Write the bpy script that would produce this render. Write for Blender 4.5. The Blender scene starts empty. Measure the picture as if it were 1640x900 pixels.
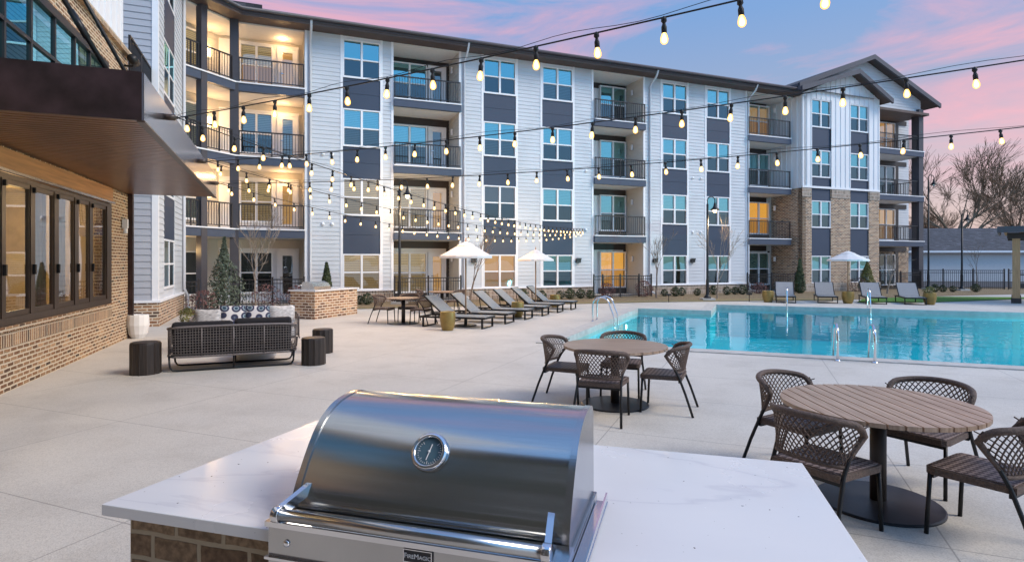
import bpy, bmesh, math, random
from mathutils import Vector, Matrix, Euler
R = math.radians
C = bpy.context.scene.collection
S = bpy.context.scene
rng = random.Random(7)

# ------------------------------------------------------------------ camera, sky, sun, exposure
F, CX, HY, H = 945.0, 820.0, 418.0, 1.8
cam = bpy.data.objects.new('camera', bpy.data.cameras.new('camera'))
C.objects.link(cam)
cam.location = (0, 0, H)
cam.rotation_euler = (R(90), 0, 0)
cam.data.sensor_width = 36
cam.data.lens = 36 * F / 1640
cam.data.shift_y = -(450 - HY) / 1640
cam.data.clip_start = 0.05
cam.data.clip_end = 1500
S.camera = cam
S.view_settings.view_transform = 'Standard'
S.view_settings.look = 'None'
S.view_settings.exposure = 1.18
S.view_settings.gamma = 1.0
S.cycles.use_denoising = True
S.cycles.max_bounces = 7
S.cycles.diffuse_bounces = 3
S.cycles.glossy_bounces = 4
S.cycles.transparent_max_bounces = 12
S.cycles.transmission_bounces = 4
S.cycles.caustics_reflective = False
S.cycles.caustics_refractive = False
S.cycles.sample_clamp_indirect = 4.0
SUN_EL, SUN_AZ = 42, 108          # degrees; azimuth measured from +Y towards +X

w = bpy.data.worlds.new('World'); S.world = w; w.use_nodes = True
nt = w.node_tree; N = nt.nodes; L = nt.links
N.clear()
def wn(t, **k):
    n = N.new(t)
    for a, b in k.items(): setattr(n, a, b)
    return n
def ramp(node, stops):
    cr = node.color_ramp
    while len(cr.elements) > 1: cr.elements.remove(cr.elements[0])
    cr.elements[0].position = stops[0][0]; cr.elements[0].color = (*stops[0][1], 1)
    for p, c in stops[1:]:
        e = cr.elements.new(p); e.color = (*c, 1)
out = wn('ShaderNodeOutputWorld'); bg = wn('ShaderNodeBackground')
sky = wn('ShaderNodeTexSky', sky_type='NISHITA', sun_disc=False)
sky.sun_elevation = R(SUN_EL); sky.sun_rotation = R(SUN_AZ)
tc = wn('ShaderNodeTexCoord'); sep = wn('ShaderNodeSeparateXYZ')
L.new(tc.outputs['Generated'], sep.inputs[0])
g1 = wn('ShaderNodeValToRGB')       # looking towards the facade: dusk band to slate blue
ramp(g1, [(0.0, (.24, .22, .24)), (.05, (.37, .265, .25)), (.16, (.31, .245, .28)), (.25, (.165, .205, .30)), (.37, (.105, .19, .35)), (1, (.15, .26, .50))])
g2 = wn('ShaderNodeValToRGB')       # the other half of the sky: clear, deeper blue
ramp(g2, [(0.0, (.16, .16, .17)), (.05, (.34, .40, .48)), (.22, (.20, .40, .66)), (.5, (.08, .34, .74)), (1, (.16, .30, .58))])
L.new(sep.outputs['Z'], g1.inputs[0]); L.new(sep.outputs['Z'], g2.inputs[0])
az = wn('ShaderNodeMapRange'); az.inputs[1].default_value = .25; az.inputs[2].default_value = -.35
L.new(sep.outputs['Y'], az.inputs[0])
mx = wn('ShaderNodeMix', data_type='RGBA')
L.new(az.outputs[0], mx.inputs[0]); L.new(g1.outputs[0], mx.inputs[6]); L.new(g2.outputs[0], mx.inputs[7])
mp = wn('ShaderNodeMapping'); mp.inputs['Scale'].default_value = (1.5, 1.0, 7.5); mp.inputs['Rotation'].default_value = (0, R(-9), 0)
mp.inputs['Location'].default_value = (3.1, .4, 1.1)
L.new(tc.outputs['Generated'], mp.inputs[0])
ns = wn('ShaderNodeTexNoise'); ns.inputs['Scale'].default_value = 1.7; ns.inputs['Detail'].default_value = 9; ns.inputs['Roughness'].default_value = .60; ns.inputs['Distortion'].default_value = .55
L.new(mp.outputs[0], ns.inputs['Vector'])
cr = wn('ShaderNodeValToRGB'); ramp(cr, [(.52, (0, 0, 0)), (.61, (.38, .38, .38)), (.72, (1, 1, 1))])
src = ns.outputs[0]
for vec, lo_, amt in (((-.20, 1, .44), .90, .13), ((.86, 1, .27), .955, .075)):     # banks of lit cloud: high on the left, low on the right
    dt = wn('ShaderNodeVectorMath', operation='DOT_PRODUCT'); dt.inputs[1].default_value = Vector(vec).normalized(); L.new(tc.outputs['Generated'], dt.inputs[0])
    rg = wn('ShaderNodeMapRange', interpolation_type='SMOOTHSTEP'); rg.inputs[1].default_value = lo_; rg.inputs[2].default_value = 1; rg.inputs[4].default_value = amt; L.new(dt.outputs['Value'], rg.inputs[0])
    ad_ = wn('ShaderNodeMath', operation='ADD'); L.new(src, ad_.inputs[0]); L.new(rg.outputs[0], ad_.inputs[1]); src = ad_.outputs[0]
L.new(src, cr.inputs[0])
cm = wn('ShaderNodeMix', data_type='RGBA'); cm.inputs[7].default_value = (.52, .23, .25, 1)
fm = wn('ShaderNodeMath', operation='MULTIPLY'); L.new(cr.outputs[0], fm.inputs[0])
inv = wn('ShaderNodeMapRange'); inv.inputs[3].default_value = .74; inv.inputs[4].default_value = .12
L.new(az.outputs[0], inv.inputs[0]); L.new(inv.outputs[0], fm.inputs[1])
L.new(fm.outputs[0], cm.inputs[0]); L.new(mx.outputs[2], cm.inputs[6])
add = wn('ShaderNodeMix', data_type='RGBA', blend_type='ADD'); add.inputs[0].default_value = 1
sk = wn('ShaderNodeMix', data_type='RGBA', blend_type='MULTIPLY'); sk.inputs[0].default_value = 1; sk.inputs[7].default_value = (.012, .012, .012, 1)
L.new(sky.outputs[0], sk.inputs[6])
L.new(cm.outputs[2], add.inputs[6]); L.new(sk.outputs[2], add.inputs[7])
L.new(add.outputs[2], bg.inputs[0]); bg.inputs[1].default_value = 0.80
L.new(bg.outputs[0], out.inputs[0])

sd = bpy.data.lights.new('sun', 'SUN'); sd.energy = 1.3; sd.angle = R(24); sd.color = (1, .88, .74)
so = bpy.data.objects.new('sun', sd); C.objects.link(so)
dv = Vector((math.sin(R(SUN_AZ)) * math.cos(R(SUN_EL)), math.cos(R(SUN_AZ)) * math.cos(R(SUN_EL)), math.sin(R(SUN_EL))))
so.rotation_euler = dv.to_track_quat('Z', 'Y').to_euler()

# ------------------------------------------------------------------ helpers
def G(u, v, z=0.0):
    Y = (H - z) * F / (v - HY)
    return Vector(((u - CX) / F * Y, Y, z))

class MB:
    """collects faces (with metre UVs taken before the transform) for ONE mesh object"""
    def __init__(s, T=None):
        s.v = []; s.f = []; s.uv = []; s.mi = []; s.sm = []
        s.T = T or Matrix.Identity(4); s.m = 0
    def face(s, pts, uv=None, smooth=False):
        pts = [Vector(p) for p in pts]
        if uv is None:
            n = Vector((0, 0, 0))
            for i in range(len(pts)):
                a, b = pts[i], pts[(i + 1) % len(pts)]
                n += a.cross(b)
            ax = max(range(3), key=lambda k: abs(n[k]))
            if ax == 2: uv = [(p.x, p.y) for p in pts]
            elif ax == 1: uv = [(p.x, p.z) for p in pts]
            else: uv = [(p.y, p.z) for p in pts]
        b = len(s.v)
        s.v += [s.T @ p for p in pts]
        s.f.append(list(range(b, b + len(pts)))); s.uv.append(uv); s.mi.append(s.m); s.sm.append(smooth)
    def mesh(s, V, Fs, UV=None, smooth=True):
        b = len(s.v)
        V = [Vector(p) for p in V]
        s.v += [s.T @ p for p in V]
        for f in Fs:
            s.f.append([b + i for i in f])
            if UV: s.uv.append([UV[i] for i in f])
            else: s.uv.append([(V[i].x + V[i].y, V[i].z) for i in f])
            s.mi.append(s.m); s.sm.append(smooth)
    def box(s, x0, x1, y0, y1, z0, z1):
        if x1 < x0: x0, x1 = x1, x0
        if y1 < y0: y0, y1 = y1, y0
        if z1 < z0: z0, z1 = z1, z0
        a = (x0, y0, z0); b = (x1, y0, z0); c = (x1, y1, z0); d = (x0, y1, z0)
        e = (x0, y0, z1); f = (x1, y0, z1); g = (x1, y1, z1); h = (x0, y1, z1)
        for q in ((d, c, b, a), (e, f, g, h), (a, b, f, e), (b, c, g, f), (c, d, h, g), (d, a, e, h)): s.face(q)
        return s
    def bar(s, p0, p1, wx, wz, up=(0, 0, 1)):
        """rectangular bar between two points"""
        p0 = Vector(p0); p1 = Vector(p1); t = (p1 - p0).normalized()
        up = Vector(up)
        if abs(t.dot(up)) > .99: up = Vector((0, 1, 0))
        x = t.cross(up).normalized() * wx / 2; z = x.cross(t).normalized() * wz / 2
        q0 = [p0 - x - z, p0 + x - z, p0 + x + z, p0 - x + z]; q1 = [p + (p1 - p0) for p in q0]
        s.face(q0[::-1]); s.face(q1)
        for i in range(4):
            j = (i + 1) % 4; s.face((q0[i], q0[j], q1[j], q1[i]))
        return s
    def tube(s, pts, r, n=8, closed=False, caps=True, smooth=True):
        pts = [Vector(p) for p in pts]; k = len(pts)
        rs = r if isinstance(r, (list, tuple)) else [r] * k
        tan = []
        for i in range(k):
            if closed: t = pts[(i + 1) % k] - pts[i - 1]
            else: t = pts[min(i + 1, k - 1)] - pts[max(i - 1, 0)]
            tan.append(t.normalized() if t.length > 1e-9 else Vector((0, 0, 1)))
        a = Vector((0, 0, 1)) if abs(tan[0].z) < .9 else Vector((1, 0, 0))
        nrm = (a - tan[0] * a.dot(tan[0])).normalized()
        V = []; ln = 0; UV = []
        for i in range(k):
            nrm = nrm - tan[i] * nrm.dot(tan[i])
            nrm = nrm.normalized() if nrm.length > 1e-6 else tan[i].orthogonal().normalized()
            bn = tan[i].cross(nrm)
            if i: ln += (pts[i] - pts[i - 1]).length
            for j in range(n):
                an = 2 * math.pi * j / n
                V.append(pts[i] + (nrm * math.cos(an) + bn * math.sin(an)) * rs[i]); UV.append((j / n * .2, ln))
        Fs = []
        for i in range(k if closed else k - 1):
            i2 = (i + 1) % k
            for j in range(n):
                j2 = (j + 1) % n
                Fs.append((i * n + j, i * n + j2, i2 * n + j2, i2 * n + j))
        if caps and not closed:
            Fs.append(tuple(range(n))[::-1]); Fs.append(tuple((k - 1) * n + j for j in range(n)))
        s.mesh(V, Fs, UV, smooth)
        return s
    def lathe(s, prof, n=24, c=(0, 0, 0), smooth=True, cap=True):
        V = []; UV = []; c = Vector(c)
        for r_, z in prof:
            for j in range(n):
                an = 2 * math.pi * j / n
                V.append(c + Vector((r_ * math.cos(an), r_ * math.sin(an), z))); UV.append((j / n * 2, z))
        Fs = []
        for i in range(len(prof) - 1):
            for j in range(n):
                j2 = (j + 1) % n
                Fs.append((i * n + j, i * n + j2, (i + 1) * n + j2, (i + 1) * n + j))
        if cap:
            Fs.append(tuple(range(n))[::-1]); Fs.append(tuple((len(prof) - 1) * n + j for j in range(n)))
        s.mesh(V, Fs, UV, smooth)
        return s
    def prism(s, poly, z0, z1):
        """poly: xy points, counter-clockwise"""
        s.face([(x, y, z1) for x, y in poly]); s.face([(x, y, z0) for x, y in poly][::-1])
        ln = 0
        for i in range(len(poly)):
            a = poly[i]; b = poly[(i + 1) % len(poly)]
            d = math.hypot(b[0] - a[0], b[1] - a[1])
            s.face([(a[0], a[1], z0), (b[0], b[1], z0), (b[0], b[1], z1), (a[0], a[1], z1)],
                   uv=[(ln, z0), (ln + d, z0), (ln + d, z1), (ln, z1)])
            ln += d
        return s
    def siding(s, x0, x1, y, z0, z1, ex=.178, lip=.022, thick=.16, trim=0):
        """lap siding facing -y on a backing box"""
        s.box(x0, x1, y, y + thick, z0, z1)
        z = z0
        while z < z1 - .01:
            t = min(z + ex, z1)
            s.face(((x0, y - lip, z), (x1, y - lip, z), (x1, y - .004, t), (x0, y - .004, t)))
            s.face(((x0, y, z), (x1, y, z), (x1, y - lip, z), (x0, y - lip, z)))
            s.face(((x0, y, z), (x0, y - lip, z), (x0, y - .004, t)))
            s.face(((x1, y, z), (x1, y - .004, t), (x1, y - lip, z)))
            z = t
        return s
    def battens(s, x0, x1, y, z0, z1, sp=.41):
        n = max(1, round((x1 - x0) / sp))
        for i in range(n + 1):
            x = x0 + (x1 - x0) * i / n
            x = min(max(x, x0 + .03), x1 - .03)
            zt = z1(x) if callable(z1) else z1
            if zt > z0 + .05: s.box(x - .028, x + .028, y - .03, y, z0, zt)
        return s
    def build(s, name, mats, parent=None, bevel=0, loc=None, merge=False):
        me = bpy.data.meshes.new(name)
        me.from_pydata(s.v, [], s.f)
        ul = me.uv_layers.new(name='UVMap')
        k = 0
        for f, uv in zip(s.f, s.uv):
            for q in uv: ul.data[k].uv = q; k += 1
        if not isinstance(mats, (list, tuple)): mats = [mats]
        for m in mats: me.materials.append(m)
        me.polygons.foreach_set('material_index', s.mi)
        me.polygons.foreach_set('use_smooth', s.sm)
        if merge:
            bm = bmesh.new(); bm.from_mesh(me); bmesh.ops.remove_doubles(bm, verts=bm.verts, dist=1e-5); bm.to_mesh(me); bm.free()
        me.update()
        o = bpy.data.objects.new(name, me); C.objects.link(o)
        if parent is not None: o.parent = parent
        if loc: o.location = loc
        if bevel:
            b = o.modifiers.new('bevel', 'BEVEL'); b.width = bevel; b.segments = 2; b.limit_method = 'ANGLE'
        return o

def tag(o, label=None, cat=None, group=None, kind=None):
    if label: o['label'] = label
    if cat: o['category'] = cat
    if group: o['group'] = group
    if kind: o['kind'] = kind
    return o
def thing(name, label, cat, loc=(0, 0, 0), rz=0, group=None):
    o = bpy.data.objects.new(name, None); C.objects.link(o)
    o.empty_display_size = .2
    o.location = loc; o.rotation_euler = (0, 0, rz)
    return tag(o, label, cat, group)
KIDS = {}
def kids(o): return [c for c in C.objects if c.parent == o]
def dup(root, loc, rz, label, group=None):
    r = root.copy(); C.objects.link(r); r.location = loc; r.rotation_euler = (0, 0, rz)
    r['label'] = label
    if group: r['group'] = group
    if root.name not in KIDS: KIDS[root.name] = [(c, kids(c)) for c in kids(root)]
    for ch, gs in KIDS[root.name]:
        c = ch.copy(); C.objects.link(c); c.parent = r
        for g in gs:
            d = g.copy(); C.objects.link(d); d.parent = c
    return r
def TR(x, y, z=0, rz=0): return Matrix.Translation((x, y, z)) @ Matrix.Rotation(rz, 4, 'Z')
# ------------------------------------------------------------------ materials
def nodes(m):
    return m.node_tree.nodes, m.node_tree.links, m.node_tree.nodes['Principled BSDF']
def mat(name, col, rough=.6, metal=0, var=.12, scale=6, bump=0, bscale=60, spec=.5, coords='Object', detail=4, col2=None, aniso=0, stretch=None, coat=0):
    m = bpy.data.materials.new(name); m.use_nodes = True
    n, l, p = nodes(m)
    t = n.new('ShaderNodeTexCoord'); src = t.outputs[coords]
    if stretch:
        mp = n.new('ShaderNodeMapping'); mp.inputs['Scale'].default_value = stretch; l.new(src, mp.inputs[0]); src = mp.outputs[0]
    a = n.new('ShaderNodeTexNoise'); a.inputs['Scale'].default_value = scale; a.inputs['Detail'].default_value = detail; l.new(src, a.inputs['Vector'])
    r = n.new('ShaderNodeValToRGB')
    lo = tuple(c * (1 - var) for c in col); hi = col2 or tuple(min(1, c * (1 + var)) for c in col)
    ramp(r, [(.3, lo), (.7, hi)])
    l.new(a.outputs[0], r.inputs[0]); l.new(r.outputs[0], p.inputs['Base Color'])
    p.inputs['Roughness'].default_value = rough; p.inputs['Metallic'].default_value = metal
    p.inputs['Specular IOR Level'].default_value = spec
    if coat: p.inputs['Coat Weight'].default_value = coat; p.inputs['Coat Roughness'].default_value = .08
    if aniso: p.inputs['Anisotropic'].default_value = aniso
    if bump:
        b = n.new('ShaderNodeTexNoise'); b.inputs['Scale'].default_value = bscale; b.inputs['Detail'].default_value = 3; l.new(src, b.inputs['Vector'])
        bp = n.new('ShaderNodeBump'); bp.inputs['Strength'].default_value = bump; bp.inputs['Distance'].default_value = .02
        l.new(b.outputs[0], bp.inputs['Height']); l.new(bp.outputs[0], p.inputs['Normal'])
    return m
def emit(name, col, st):
    m = bpy.data.materials.new(name); m.use_nodes = True
    n, l, p = nodes(m); p.inputs['Base Color'].default_value = (*[c * .5 for c in col], 1)
    p.inputs['Emission Color'].default_value = (*col, 1); p.inputs['Emission Strength'].default_value = st
    return m
def brick(name, c1, c2, mortar, bw=.20, bh=.0667, dark=(.06, .045, .035), off=.5, ms=.012):
    m = bpy.data.materials.new(name); m.use_nodes = True
    n, l, p = nodes(m)
    t = n.new('ShaderNodeTexCoord')
    wob = n.new('ShaderNodeTexNoise'); wob.inputs['Scale'].default_value = 9; l.new(t.outputs['UV'], wob.inputs['Vector'])
    wm = n.new('ShaderNodeMix'); wm.data_type = 'RGBA'; wm.blend_type = 'LINEAR_LIGHT'; wm.inputs[0].default_value = .009
    l.new(t.outputs['UV'], wm.inputs[6]); l.new(wob.outputs[1], wm.inputs[7])
    b = n.new('ShaderNodeTexBrick'); b.inputs['Scale'].default_value = 1
    b.inputs['Brick Width'].default_value = bw; b.inputs['Row Height'].default_value = bh
    b.inputs['Mortar Size'].default_value = ms; b.inputs['Mortar Smooth'].default_value = .25; b.inputs['Bias'].default_value = 0
    b.offset = off
    b.inputs['Color1'].default_value = (0, 0, 0, 1); b.inputs['Color2'].default_value = (1, 1, 1, 1); b.inputs['Mortar'].default_value = (.5, .5, .5, 1)
    l.new(wm.outputs[2], b.inputs['Vector'])
    r = n.new('ShaderNodeValToRGB'); ramp(r, [(.0, dark), (.22, c1), (.5, c2), (.72, tuple(x * .62 for x in c1)), (1, tuple(min(1, x * 1.35) for x in c2))])
    l.new(b.outputs[0], r.inputs[0])
    sp = n.new('ShaderNodeTexNoise'); sp.inputs['Scale'].default_value = 38; sp.inputs['Detail'].default_value = 5; l.new(t.outputs['UV'], sp.inputs['Vector'])
    sr = n.new('ShaderNodeValToRGB'); ramp(sr, [(.36, (.45, .42, .4)), (.62, (1.12, 1.1, 1.08))])
    l.new(sp.outputs[0], sr.inputs[0])
    mu = n.new('ShaderNodeMix'); mu.data_type = 'RGBA'; mu.blend_type = 'MULTIPLY'; mu.inputs[0].default_value = .8
    l.new(r.outputs[0], mu.inputs[6]); l.new(sr.outputs[0], mu.inputs[7])
    mm = n.new('ShaderNodeMix'); mm.data_type = 'RGBA'; mm.inputs[7].default_value = (*mortar, 1)
    l.new(b.outputs['Fac'], mm.inputs[0]); l.new(mu.outputs[2], mm.inputs[6])
    l.new(mm.outputs[2], p.inputs['Base Color']); p.inputs['Roughness'].default_value = .85
    iv = n.new('ShaderNodeMath'); iv.operation = 'SUBTRACT'; iv.inputs[0].default_value = 1; l.new(b.outputs['Fac'], iv.inputs[1])
    ad = n.new('ShaderNodeMath'); ad.operation = 'MULTIPLY_ADD'; ad.inputs[1].default_value = .35; l.new(sp.outputs[0], ad.inputs[0]); l.new(iv.outputs[0], ad.inputs[2])
    bp = n.new('ShaderNodeBump'); bp.inputs['Strength'].default_value = .7; bp.inputs['Distance'].default_value = .012
    l.new(ad.outputs[0], bp.inputs['Height']); l.new(bp.outputs[0], p.inputs['Normal'])
    return m

M = {}
M['siding'] = mat('siding', (.555, .58, .615), .62, var=.07, scale=.9, detail=7, bump=.06, bscale=40)
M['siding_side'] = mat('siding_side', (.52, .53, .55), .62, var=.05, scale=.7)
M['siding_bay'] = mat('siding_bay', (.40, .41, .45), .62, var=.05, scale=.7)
M['siding_tan'] = mat('siding_tan', (.58, .54, .48), .62, var=.04, scale=.7)
M['batten'] = mat('batten', (.74, .75, .77), .6, var=.03, scale=.6)
M['panel'] = mat('panel', (.034, .050, .086), .5, var=.06, scale=1)
M['trim'] = mat('trim', (.80, .80, .82), .45, var=.02)
M['ceil'] = mat('ceil', (.66, .63, .60), .7, var=.03)
M['darktrim'] = mat('darktrim', (.030, .022, .020), .5, var=.1)
M['fascia'] = mat('fascia', (.075, .068, .078), .42, var=.08)
M['soffit'] = mat('soffit', (.085, .058, .050), .6, var=.15, scale=2)
M['slab'] = mat('slab', (.050, .066, .104), .5, var=.06)
M['rail'] = mat('rail', (.028, .026, .028), .4, var=.1, metal=.2)
M['post'] = mat('post', (.055, .052, .062), .45, var=.06)
M['shingle'] = brick('shingle', (.055, .055, .062), (.085, .085, .095), (.03, .03, .035), .32, .14, (.045, .045, .05), ms=.006)
M['shingle_blue'] = brick('shingle_blue', (.060, .065, .080), (.085, .09, .11), (.04, .042, .05), .32, .14, (.05, .055, .065), ms=.006)
M['brick'] = brick('brick', (.27, .13, .06), (.42, .26, .14), (.62, .52, .38), ms=.014)
M['brick_far'] = brick('brick_far', (.25, .105, .05), (.46, .29, .17), (.60, .51, .40), bw=.24, bh=.085, dark=(.06, .04, .035), ms=.017)
M['brick_near'] = brick('brick_near', (.20, .125, .075), (.31, .22, .14), (.40, .33, .24), bw=.205, bh=.092, ms=.010)
M['soldier'] = brick('soldier', (.27, .13, .06), (.42, .26, .14), (.62, .52, .38), bw=.0667, bh=.2, off=0)
M['soldier_far'] = brick('soldier_far', (.26, .17, .12), (.42, .32, .25), (.56, .51, .44), bw=.0667, bh=.2, off=0)
M['bronze'] = mat('bronze', (.040, .026, .024), .34, metal=.55, var=.35, scale=3, spec=.6, col2=(.075, .045, .05), bump=.03, bscale=180)
M['soffit_metal'] = mat('soffit_metal', (.20, .095, .05), .32, metal=.4, var=.2, scale=3)
M['bronze_side'] = mat('bronze_side', (.42, .40, .43), .17, metal=.9, var=.05)
M['wood_beam'] = mat('wood_beam', (.42, .20, .07), .5, var=.25, scale=4, stretch=(.3, 6, 6))
M['wood_frame'] = mat('wood_frame', (.042, .025, .016), .38, var=.25, scale=4, stretch=(5, 5, .3))
M['blackmetal'] = mat('blackmetal', (.012, .012, .013), .42, var=.1, metal=.3)
M['black_base'] = mat('black_base', (.03, .032, .038), .40, var=.12, metal=.3, scale=12)
M['chrome'] = mat('chrome', (.72, .72, .74), .12, metal=1, var=.02)
M['white_pot'] = mat('white_pot', (.74, .74, .74), .45, var=.04)
M['gold_pot'] = mat('gold_pot', (.27, .185, .055), .38, var=.2, metal=.35, scale=5, bump=.05, bscale=40)
M['stump'] = mat('stump', (.022, .015, .012), .5, var=.5, scale=6, stretch=(9, 9, .4), bump=.4, bscale=8)
M['cushion_black'] = mat('cushion_black', (.010, .009, .011), .9, var=.2, scale=20)
M['cushion_white'] = mat('cushion_white', (.66, .65, .64), .9, var=.05, scale=20, bump=.1)
M['wicker_gray'] = mat('wicker_gray', (.15, .13, .125), .6, var=.2, scale=40)
M['wicker'] = mat('wicker', (.105, .070, .055), .6, var=.35, scale=60, bump=.6, bscale=140)
M['umb'] = mat('umb', (.66, .63, .62), .85, var=.04, scale=3)
M['umb_pole'] = mat('umb_pole', (.36, .22, .13), .5, var=.15)
M['mulch'] = mat('mulch', (.20, .125, .065), .95, var=.6, scale=30, col2=(.36, .27, .15), bump=1, bscale=70, detail=8)
M['dry_grass'] = mat('dry_grass', (.25, .21, .10), .95, var=.4, scale=25, col2=(.32, .26, .13), bump=1, bscale=110, detail=8)
M['turf'] = mat('turf', (.075, .20, .020), .9, var=.3, scale=12, col2=(.12, .27, .035), bump=.8, bscale=200)
M['asphalt'] = mat('asphalt', (.05, .05, .052), .9, var=.2, scale=8)
M['bark'] = mat('bark', (.19, .155, .13), .85, var=.3, scale=12, bump=.3)
M['bark_pale'] = mat('bark_pale', (.27, .215, .17), .8, var=.25, scale=12)
M['bark_far'] = mat('bark_far', (.25, .16, .095), .9, var=.25, scale=2)
M['leaf'] = mat('leaf', (.035, .060, .022), .75, var=.4, scale=3, col2=(.075, .105, .040))
M['leaf_dark'] = mat('leaf_dark', (.022, .040, .014), .75, var=.4, scale=3, col2=(.050, .070, .022))
M['leaf_blue'] = mat('leaf_blue', (.060, .085, .060), .75, var=.4, scale=3, col2=(.11, .14, .095))
M['leaf_red'] = mat('leaf_red', (.10, .045, .045), .8, var=.4, scale=5, col2=(.19, .09, .085))
M['leaf_yel'] = mat('leaf_yel', (.11, .12, .025), .75, var=.4, scale=3, col2=(.19, .18, .05))
M['garage'] = mat('garage', (.66, .61, .60), .7, var=.04)
M['timber'] = mat('timber', (.42, .25, .12), .6, var=.2, scale=4, stretch=(8, 8, .5))
M['wall_in'] = mat('wall_in', (.42, .33, .20), .8, var=.1)
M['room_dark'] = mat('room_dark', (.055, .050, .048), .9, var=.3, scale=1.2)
M['cord'] = mat('cord', (.008, .008, .009), .6, var=.1)
M['sconce'] = emit('sconce_glow', (1, .66, .32), 4)
M['lamp_glow'] = emit('lamp_glow', (1, .76, .40), 3)
M['lit_room'] = emit('lit_room', (1, .44, .06), .42)
M['lit_room_soft'] = emit('lit_room_soft', (1, .50, .15), .22)
M['pool_light'] = emit('pool_light', (.85, 1, 1), 14)
M['dial'] = mat('dial', (.07, .13, .17), .25, var=.1)
M['red'] = mat('red', (.5, .03, .02), .5)
M['ink'] = mat('ink', (.02, .02, .025), .5)
M['steel_plate'] = mat('steel_plate', (.46, .46, .46), .22, metal=1, var=.05)

def glass_mat(name, tint=(.75, .9, 1), base=.10, thru=(.80, .86, .86)):
    m = bpy.data.materials.new(name); m.use_nodes = True
    n, l, p = nodes(m); n.remove(p); o = n['Material Output']
    tr = n.new('ShaderNodeBsdfTransparent'); tr.inputs[0].default_value = (*thru, 1)
    gl = n.new('ShaderNodeBsdfGlossy'); gl.inputs[0].default_value = (*tint, 1); gl.inputs[1].default_value = .015
    fr = n.new('ShaderNodeFresnel'); fr.inputs[0].default_value = 1.5
    ad = n.new('ShaderNodeMath'); ad.operation = 'ADD'; ad.inputs[1].default_value = base; ad.use_clamp = True
    t = n.new('ShaderNodeTexCoord'); nz = n.new('ShaderNodeTexNoise'); nz.inputs['Scale'].default_value = .9; nz.inputs['Detail'].default_value = 1
    l.new(t.outputs['Object'], nz.inputs['Vector'])
    bp = n.new('ShaderNodeBump'); bp.inputs['Strength'].default_value = .25; bp.inputs['Distance'].default_value = .02
    l.new(nz.outputs[0], bp.inputs['Height']); l.new(bp.outputs[0], gl.inputs['Normal'])
    mx = n.new('ShaderNodeMixShader'); l.new(fr.outputs[0], ad.inputs[0]); l.new(ad.outputs[0], mx.inputs[0])
    l.new(tr.outputs[0], mx.inputs[1]); l.new(gl.outputs[0], mx.inputs[2]); l.new(mx.outputs[0], o.inputs[0])
    return m
M['glass'] = glass_mat('glass', (.42, .92, 1.0), .40)
M['glass_low'] = glass_mat('glass_low', (.8, .9, .95), .16)
M['glass_screen'] = glass_mat('glass_screen', (.6, .8, .9), .12, (.50, .52, .52))
M['glass_shop'] = glass_mat('glass_shop', (.9, .92, .95), .16)

def blind_mat(name, c, dark):
    m = bpy.data.materials.new(name); m.use_nodes = True
    n, l, p = nodes(m); t = n.new('ShaderNodeTexCoord'); s = n.new('ShaderNodeSeparateXYZ'); l.new(t.outputs['UV'], s.inputs[0])
    a = n.new('ShaderNodeMath'); a.operation = 'MULTIPLY'; a.inputs[1].default_value = 1 / .075; l.new(s.outputs[1], a.inputs[0])
    b = n.new('ShaderNodeMath'); b.operation = 'FRACT'; l.new(a.outputs[0], b.inputs[0])
    r = n.new('ShaderNodeValToRGB'); ramp(r, [(0, dark), (.22, dark), (.34, c), (1, c)]); l.new(b.outputs[0], r.inputs[0])
    l.new(r.outputs[0], p.inputs['Base Color']); p.inputs['Roughness'].default_value = .6
    return m
M['blind'] = blind_mat('blind', (.56, .60, .58), (.25, .28, .28))
M['blind_green'] = blind_mat('blind_green', (.30, .38, .30), (.12, .16, .13))
def lit_blind():
    m = blind_mat('blind_lit', (.36, .24, .11), (.10, .055, .02))
    n, l, p = nodes(m)
    src = p.inputs['Base Color'].links[0].from_socket
    l.new(src, p.inputs['Emission Color']); p.inputs['Emission Strength'].default_value = .55
    return m
M['blind_lit'] = lit_blind()

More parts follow.
